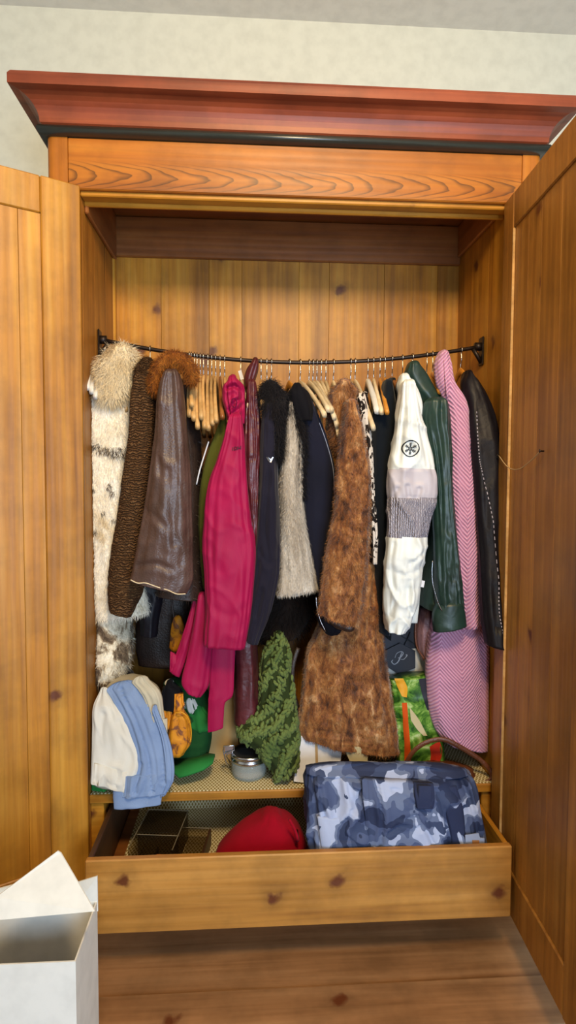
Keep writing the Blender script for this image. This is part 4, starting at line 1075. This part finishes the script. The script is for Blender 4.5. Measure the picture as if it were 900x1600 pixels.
# chunky knit scarf: cable stitches on a draped core
g = Thing('knit_scarf', at(430, 1216, .06), 'chunky green knitted scarf heaped beside the glass jar', 'scarf')
srows = [(430, 992, 440, 990, .17, .02), (413, 1018, 451, 1014, .16, .04), (407, 1055, 456, 1048, .15, .05), (404, 1095, 459, 1092, .13, .055), (385, 1122, 463, 1122, .11, .06), (371, 1140, 466, 1140, .10, .06), (398, 1166, 466, 1166, .09, .055), (420, 1190, 464, 1188, .08, .045), (430, 1213, 456, 1202, .075, .03)]
SV = loft(srows, .12, .05, n=60, seg=40, amp=.01, seed=70, bot='round')
M['scarf_core'] = cloth('scarf_gap_shade', '33401e', '262f16')  # darker than the yarn, shade between stitches put into the colour
part(g, 'scarf_core', *SV, 'scarf_core')
def stitches():
    rg = random.Random(5)
    R = crom(srows, 40); V, F = [], []
    base = []
    for i in range(5):
        for j in range(6):
            base.append((i, j))
    for i, r in enumerate(R):
        L = at(r[0], r[1], r[4]); Q = at(r[2], r[3], r[4]); cc = (L+Q)/2; h = (Q-L)/2
        wid = np.linalg.norm(h)
        ncol = max(3, int(wid*math.pi*1.0/.0125))
        for j in range(ncol):
            for sg in (-1, 1):
                a = math.pi+math.pi*(j+.5+sg*.22)/ncol+rg.uniform(-.10, .10)
                ca, sa = math.cos(a), math.sin(a)
                p = cc+h*ca*1.0+np.array([0, sa*r[5]*1.02+.012*math.sin(i*.9+ca*6), rg.uniform(-.007, .007)])
                nrm = np.array([ca*.8, sa, 0]); nrm /= np.linalg.norm(nrm)
                tang = np.array([-nrm[1], nrm[0], 0])
                sw = math.sin(i*.35+a*1.6)*.6; d = np.array([0, 0, 1.0])*.8+tang*(sg*.55+sw)+np.array([rg.uniform(-.3, .3), rg.uniform(-.3, .3), rg.uniform(-.3, .3)]); d /= np.linalg.norm(d)
                s = np.cross(d, nrm)
                o = len(V); LL = .0115*rg.uniform(.85, 1.2); rr = .0058*rg.uniform(.85, 1.2)
                for k, (t_, w_) in enumerate(((-1, .25), (-.5, .9), (.0, 1.05), (.5, .9), (1, .25))):
                    for q in range(6):
                        b = 2*math.pi*q/6
                        V.append(p+d*LL*t_+(s*math.cos(b)+nrm*math.sin(b))*rr*w_+nrm*.001)
                for k in range(4):
                    for q in range(6): F.append([o+k*6+q, o+k*6+(q+1) % 6, o+(k+1)*6+(q+1) % 6, o+(k+1)*6+q])
    V = np.array(V); k = V[:, 1] > .018; V[k, 2] = np.maximum(V[k, 2], Z0+.002)
    return V, np.array(F)
V, F = stitches(); part(g, 'stitches', V, F, 'green_yarn', kind='stuff')

# white paper box with twine, cream ribbon
g = Thing('gift_box', at(495, 1224, .05), 'white paper gift box tied with twine under the mink hem', 'box')
x0, x1 = at(460, 1222, .06)[0], at(533, 1222, .06)[0]
part(g, 'box_body', *slab([(470, 1150, .09), (536, 1152, .09), (528, 1230, .045), (459, 1221, .045)], .05, .05), 'paper', smooth=False)
part(g, 'twine', *slab([(492, 1150, .088), (496, 1150, .088), (498, 1228, .043), (494, 1228, .043)], .05, .002), 'twine', smooth=False)
o = single('ribbon', *slab([(535, 1164), (563, 1168), (574, 1180), (575, 1198), (549, 1197), (546, 1188)], .055, .01), 'cream', 'folded cream ribbon strip behind the camouflage trousers', 'ribbon', smooth=False)

# white bag with black hexagonal tag
g = Thing('gift_bag', at(630, 1060, .3), 'white paper bag with black hexagon tag behind the ski jacket', 'bag')
part(g, 'bag_body', *slab([(596, 1010), (668, 1010), (668, 1190), (596, 1190)], .205, .08), 'card_white', smooth=False)
part(g, 'dark_top', *slab([(594, 945), (668, 945), (668, 1000), (650, 1013), (594, 1016)], .203, .012), 'hexblack', smooth=False)
hp = [(625, 1005), (649, 1017), (649, 1044), (624, 1054), (603, 1041), (603, 1016)]
ht = part(g, 'hexagon_tag', *slab(hp, .194, .004), 'hexblack', smooth=False)
def ink(lines, w, Y, n=None):
    V, F = strokes([[pxz(x, y, Y) for x, y in l] for l in lines], w, n); V[:, 1] = Y; return V, F
pV = ink([[(628, 1018), (626, 1025), (622, 1034), (616, 1038), (612, 1034), (614, 1031)]], [.0006, .0020, .0018, .0012, .0016, .001], .1925, 24)
pV2 = ink([[(617, 1028), (620, 1021), (627, 1018), (630, 1021), (626, 1027), (622, 1028)], [(626, 1030), (631, 1030), (636, 1024), (634, 1023)]], [.0006, .001, .0015, .001], .1923, 24)
part(g, 'script_letter', *join(pV, pV2), 'silver_print', ht, smooth=False)
part(g, 'cord', *tube(crom(pxpath([(625, 992), (634, 998), (648, 1006)], .198), 10), .0016, 6), 'ink')
part(g, 'cord', *tube(crom(pxpath([(641, 988), (637, 998), (632, 1008)], .197), 10), .0016, 6), 'ink')

# vegetable print shopper
g = Thing('shopping_bag', at(655, 1200, .18), 'shiny shopping bag printed with green vegetables and orange handles', 'bag')
VB, o = add(g, 'bag_body', [(608, 1060, 672, 1052), (610, 1090, 680, 1085), (613, 1130, 688, 1125), (617, 1165, 693, 1160), (622, 1200, 694, 1196)], .15, .035, 'veg', seed=72, amp=.008, n=40, seg=40, e=.6, top='flat')
bv = bvh_of(VB)
def decal(th, name, poly, mat, bv, off=.0015, parent=None):
    # strip between two polylines of equal length
    A, B = poly; A = crom(A, 14); B = crom(B, 14); V = []
    for a, b in zip(A, B):
        for k in range(5):
            q = a+(b-a)*k/4; z = pxz(q[0], q[1], .11); V.append((z[0], .11, z[1]))
    F = [[i*5+k, i*5+k+1, (i+1)*5+k+1, (i+1)*5+k] for i in range(13) for k in range(4)]
    part(th, name, snap(np.array(V), bv, off), F, mat, parent, smooth=True)
decal(g, 'handle_strap', ([(628, 1098), (630, 1130), (633, 1165), (633, 1198)], [(636, 1098), (638, 1130), (641, 1165), (642, 1198)]), 'orange', bv, parent=o)
decal(g, 'pepper_print', ([(616, 1060), (622, 1075), (628, 1088)], [(630, 1060), (637, 1075), (636, 1090)]), 'yellow', bv, parent=o)
decal(g, 'pale_leaf_print', ([(640, 1105), (655, 1125), (668, 1150)], [(642, 1125), (652, 1140), (662, 1150)]), 'cream', bv, parent=o)
decal(g, 'tomato_print', ([(672, 1168), (674, 1180), (672, 1192)], [(688, 1160), (692, 1175), (688, 1192)]), 'red_print', bv, parent=o)
decal(g, 'dark_print', ([(655, 1062), (660, 1085), (668, 1110)], [(668, 1060), (676, 1085), (684, 1115)]), 'hexblack', bv, parent=o)

# handbag with a strap handle
g = Thing('handbag', at(700, 1235, .1), 'brown leather handbag with arched strap handle behind camouflage trousers', 'handbag')
part(g, 'handle', *tube(crom(pxpath([(632, 1196, .075), (648, 1172, .07), (671, 1158, .065), (695, 1156, .06), (720, 1168, .055), (750, 1187, .05), (766, 1204, .045), (768, 1217, .04), (752, 1225, .04), (735, 1227, .045)], 0), 60), .0075, 8, flat=(.45, 1.0)), 'tan_leather')
add(g, 'bag_body', [(640, 1196, 738, 1200, .1, .03), (632, 1208, 740, 1212, .085, .04), (630, 1222, 742, 1224, .075, .04)], .08, .035, 'tan_leather', seed=73, n=20, bot='round')
g = Thing('shoulder_bag', at(660, 1035, .2), 'mauve leather shoulder bag hanging between ski jacket and pink coat', 'handbag')
add(g, 'bag_body', [(656, 955, 670, 955), (651, 985, 671, 985), (652, 1010, 669, 1010), (658, 1026, 666, 1026)], .18, .03, 'mauve_leather', seed=74, bot='round', n=30)
part(g, 'strap', *tube(crom(pxpath([(650, 960), (649, 990), (652, 1012), (663, 1030)], .14), 20), .0035, 6), 'tan_leather')
o = single('belt', *tube(crom(pxpath([(466, 1012, .14), (458, 1040, .13), (457, 1075, .13), (462, 1095, .14), (466, 1110, .14), (463, 1122, .14)], 0), 30), .007, 8, flat=(.4, 1)), 'brown_leather_dark', 'dark brown leather strap hanging beside the mink coat', 'belt')

# ------------------------------------------------------------------ in the drawer
g = Thing('camouflage_trousers', at(620, 1400, -.1), 'blue grey camouflage trousers folded upright in the open drawer', 'trousers')
def zfix(rows): return rows
add(g, 'folded_body', [(479, 1199, 727, 1204, -.07, .03), (477, 1215, 738, 1216, -.085, .045), (478, 1253, 746, 1256, -.095, .055), (480, 1292, 753, 1292, -.1, .06), (483, 1330, 758, 1332, -.105, .06), (490, 1375, 755, 1376, -.105, .06)], -.09, .05, 'camo', seed=75, amp=.012, fx=10, fz=9, wr=.012, n=90, seg=200, e=.55, bot='round', extra=creased([[(500, 1235), (508, 1280), (514, 1330)], [(548, 1262), (528, 1295), (506, 1330)], [(590, 1208), (570, 1232), (556, 1262)], [(545, 1212), (548, 1240), (556, 1262)], [(660, 1206), (690, 1214), (722, 1210)], [(725, 1220), (738, 1260), (744, 1300)], [(610, 1206), (640, 1216), (676, 1212)], [(485, 1210), (520, 1218), (545, 1212)]], -.14, .012, .006))
add(g, 'leg_fold', [(566, 1216, 672, 1222, -.135, .012), (568, 1245, 684, 1250, -.15, .016), (570, 1285, 694, 1288, -.155, .018), (570, 1345, 704, 1345, -.158, .018)], -.15, .016, 'camo', top='flat', seed=76, amp=.007, wr=.008, n=60, seg=110, e=.6, extra=creased([[(606, 1296), (625, 1284), (650, 1270)], [(590, 1225), (596, 1280), (592, 1330)], [(650, 1275), (668, 1300), (680, 1335)], [(615, 1235), (640, 1250), (665, 1268)], [(630, 1330), (636, 1300), (655, 1285)]], -.16, .007, .005))
add(g, 'navy_panel', [(685, 1228, 712, 1226, -.125, .01), (692, 1260, 722, 1260, -.14, .012), (702, 1300, 726, 1300, -.148, .012), (708, 1345, 728, 1345, -.152, .012)], -.14, .012, 'camo_navy', top='flat', seed=77, amp=.003, n=30, seg=28, e=.45)
add(g, 'pocket_flap', [(646, 1222, 676, 1224, -.148, .006), (648, 1245, 678, 1246, -.17, .006), (651, 1262, 676, 1262, -.174, .005)], -.15, .006, 'camo_navy', top='flat', seed=78, amp=.002, n=18, seg=28, e=.4)
add(g, 'waistband', [(478, 1197, 728, 1201, -.085, .02), (478, 1207, 732, 1210, -.095, .026)], -.08, .02, 'camo', seed=79, amp=.006, n=14, seg=60, e=.6, bot='round')
add(g, 'side_fold', [(496, 1275, 545, 1278, -.15, .008), (500, 1305, 560, 1305, -.16, .010), (505, 1345, 566, 1345, -.165, .01)], -.15, .01, 'camo', top='flat', seed=80, amp=.004, n=20, seg=24)
lb = part(g, 'care_label', *slab([(727, 1305), (748, 1302), (750, 1309), (757, 1310), (757, 1334), (728, 1334)], -.17, .002), 'label_grey', smooth=False)
part(g, 'brown_patch', *slab([(738, 1313), (749, 1313), (749, 1334), (739, 1334)], -.1715, .001), 'patch_brown', lb, smooth=False)
part(g, 'snap_button', *tube(pxpath([(722, 1320, -.168), (722, 1320, -.163)], 0), .0025, 8), 'silver')

g = Thing('felt_hat', at(408, 1380, -.04), 'crimson red felt hat lying in the drawer', 'hat')
HV, o = add(g, 'crown', [(408, 1276, 440, 1274, -.03, .05), (380, 1290, 460, 1284, -.03, .08), (354, 1312, 473, 1302, -.035, .1), (338, 1331, 480, 1325, -.04, .11), (334, 1352, 482, 1350, -.045, .115)], -.04, .1, 'red_felt', seed=81, amp=.006, n=40, seg=40, e=.95, bot='round')
part(g, 'crease', *tube(snap(crom(pxpath([(452, 1280), (462, 1300), (468, 1325)], -.12), 14), bvh_of(HV), -.001), .004, 8), 'red_felt', o)

# smoky acrylic organiser
X0, X1 = at(201, 1330, -.1)[0], at(318, 1330, -.1)[0]; zb = BZ+.0018
g = Thing('acrylic_organiser', ((X0+X1)/2, .0, zb), 'smoky clear acrylic drawer organiser with small labels', 'organiser')
ca, sa = math.cos(-.12), math.sin(-.12)
def rot(VF):
    V = VF[0].copy(); c = np.array([(X0+X1)/2, .0, 0]); d = V-c
    V[:, 0] = c[0]+d[:, 0]*ca-d[:, 1]*sa; V[:, 1] = c[1]+d[:, 0]*sa+d[:, 1]*ca
    return V, VF[1]
def pl(name, *b, mat='acrylic', parent=None): return part(g, name, *rot(box(*b, .0008)), mat, parent, smooth=False)
hA = .085; xs = X0+(X1-X0)*.62
pl('base_plate', X0+.002, xs, -.08, .12, zb, zb+.003)
pl('side_plate', X0, X0+.0025, -.08, .12, zb, zb+hA)
pl('side_plate', xs-.0025, xs, -.08, .12, zb+.004, zb+hA)
pl('back_plate', X0+.003, xs-.003, .117, .12, zb+.004, zb+hA)
pl('front_plate', X0+.003, xs-.003, -.08, -.0775, zb+.004, zb+hA*.6)
pl('divider', X0+.003, xs-.003, .0, .0025, zb+.004, zb+hA*.9)
pl('divider', (X0+xs)/2, (X0+xs)/2+.0025, -.077, -.001, zb+.004, zb+hA*.55)
pl('top_plate', X0+.003, xs-.003, .004, .1165, zb+hA-.004, zb+hA-.001)
pl('low_tray', xs+.001, X1, -.07, .09, zb, zb+.003)
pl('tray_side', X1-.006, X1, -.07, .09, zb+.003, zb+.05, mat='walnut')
pl('tray_back', xs+.001, X1-.007, .087, .09, zb+.003, zb+.05)
M['acrylic_edge'] = plain('acrylic_edge', '7d725c', .2, .6)
for b in ((X0, xs, -.0812, -.0795, zb+hA*.6, zb+hA*.6+.0022), (X0, xs, .118, .121, zb+hA, zb+hA+.0025), (X0-.0005, X0+.002, -.08, .12, zb+hA, zb+hA+.002), (xs-.0022, xs+.0005, -.08, .12, zb+hA, zb+hA+.002), (X0, xs, .0, .003, zb+hA*.9, zb+hA*.9+.002), (xs, X1-.006, .0875, .0905, zb+.05, zb+.052)):
    pl('plate_edge', *b, mat='acrylic_edge')
lbp = part(g, 'barcode_label', *rot(box(X0+.045, X0+.085, -.0815, -.0805, zb+.02, zb+.045, 0)), 'paper', smooth=False)
bars = [box(X0+.05+i*.0035, X0+.05+i*.0035+(.0015 if i % 3 else .0022), -.0822, -.0817, zb+.03, zb+.043, 0) for i in range(8)]
part(g, 'barcode', *rot(join(*bars)), 'ink', lbp, smooth=False)
part(g, 'orange_card', *rot(box(xs-.045, xs-.005, -.0765, -.0755, zb+.03, zb+.07, 0)), 'orange_card', smooth=False)

# ------------------------------------------------------------------ white box on the floor by the left door
g = Thing('white_carton', (at(60, 1500, -.55)[0], -.55, .006), 'white cardboard carton with raised flaps before the left door', 'box')
bx0, bx1 = at(-30, 1410, -.46)[0], at(152, 1410, -.46)[0]
zr = at(60, 1412, -.46)[2]
def thick(P, t=(0, .003, 0)):
    P = np.array(P, float); n = len(P); V = np.vstack([P, P+np.array(t)])
    return V, [list(range(n)), list(range(2*n-1, n-1, -1))]+[[i, i+n, (i+1) % n+n, (i+1) % n] for i in range(n)]
part(g, 'carton_body', *join(box(bx0, bx1, -.62, -.617, .006, zr, 0), box(bx0, bx1, -.463, -.46, .006, zr, 0), box(bx0, bx0+.003, -.617, -.463, .006, zr, 0), box(bx1-.003, bx1, -.617, -.463, .006, zr, 0), box(bx0+.003, bx1-.003, -.617, -.463, .006, .01, 0)), 'card_white', smooth=False)
A = [at(-30, 1440, -.60), at(-6, 1402, -.58), at(90, 1330, -.53), at(95, 1333, -.53), at(148, 1424, -.60)]
part(g, 'flap', *thick(A), 'card_white', smooth=False)
B = [at(112, 1424, -.462), at(120, 1379, -.45), at(152, 1369, -.46), at(153, 1424, -.462)]
part(g, 'flap', *thick(B), 'card_white', smooth=False)
C_ = [at(-30, 1424, -.462), at(-30, 1396, -.45), at(30, 1380, -.45), at(40, 1424, -.462)]
part(g, 'flap', *thick(C_), 'card_white', smooth=False)
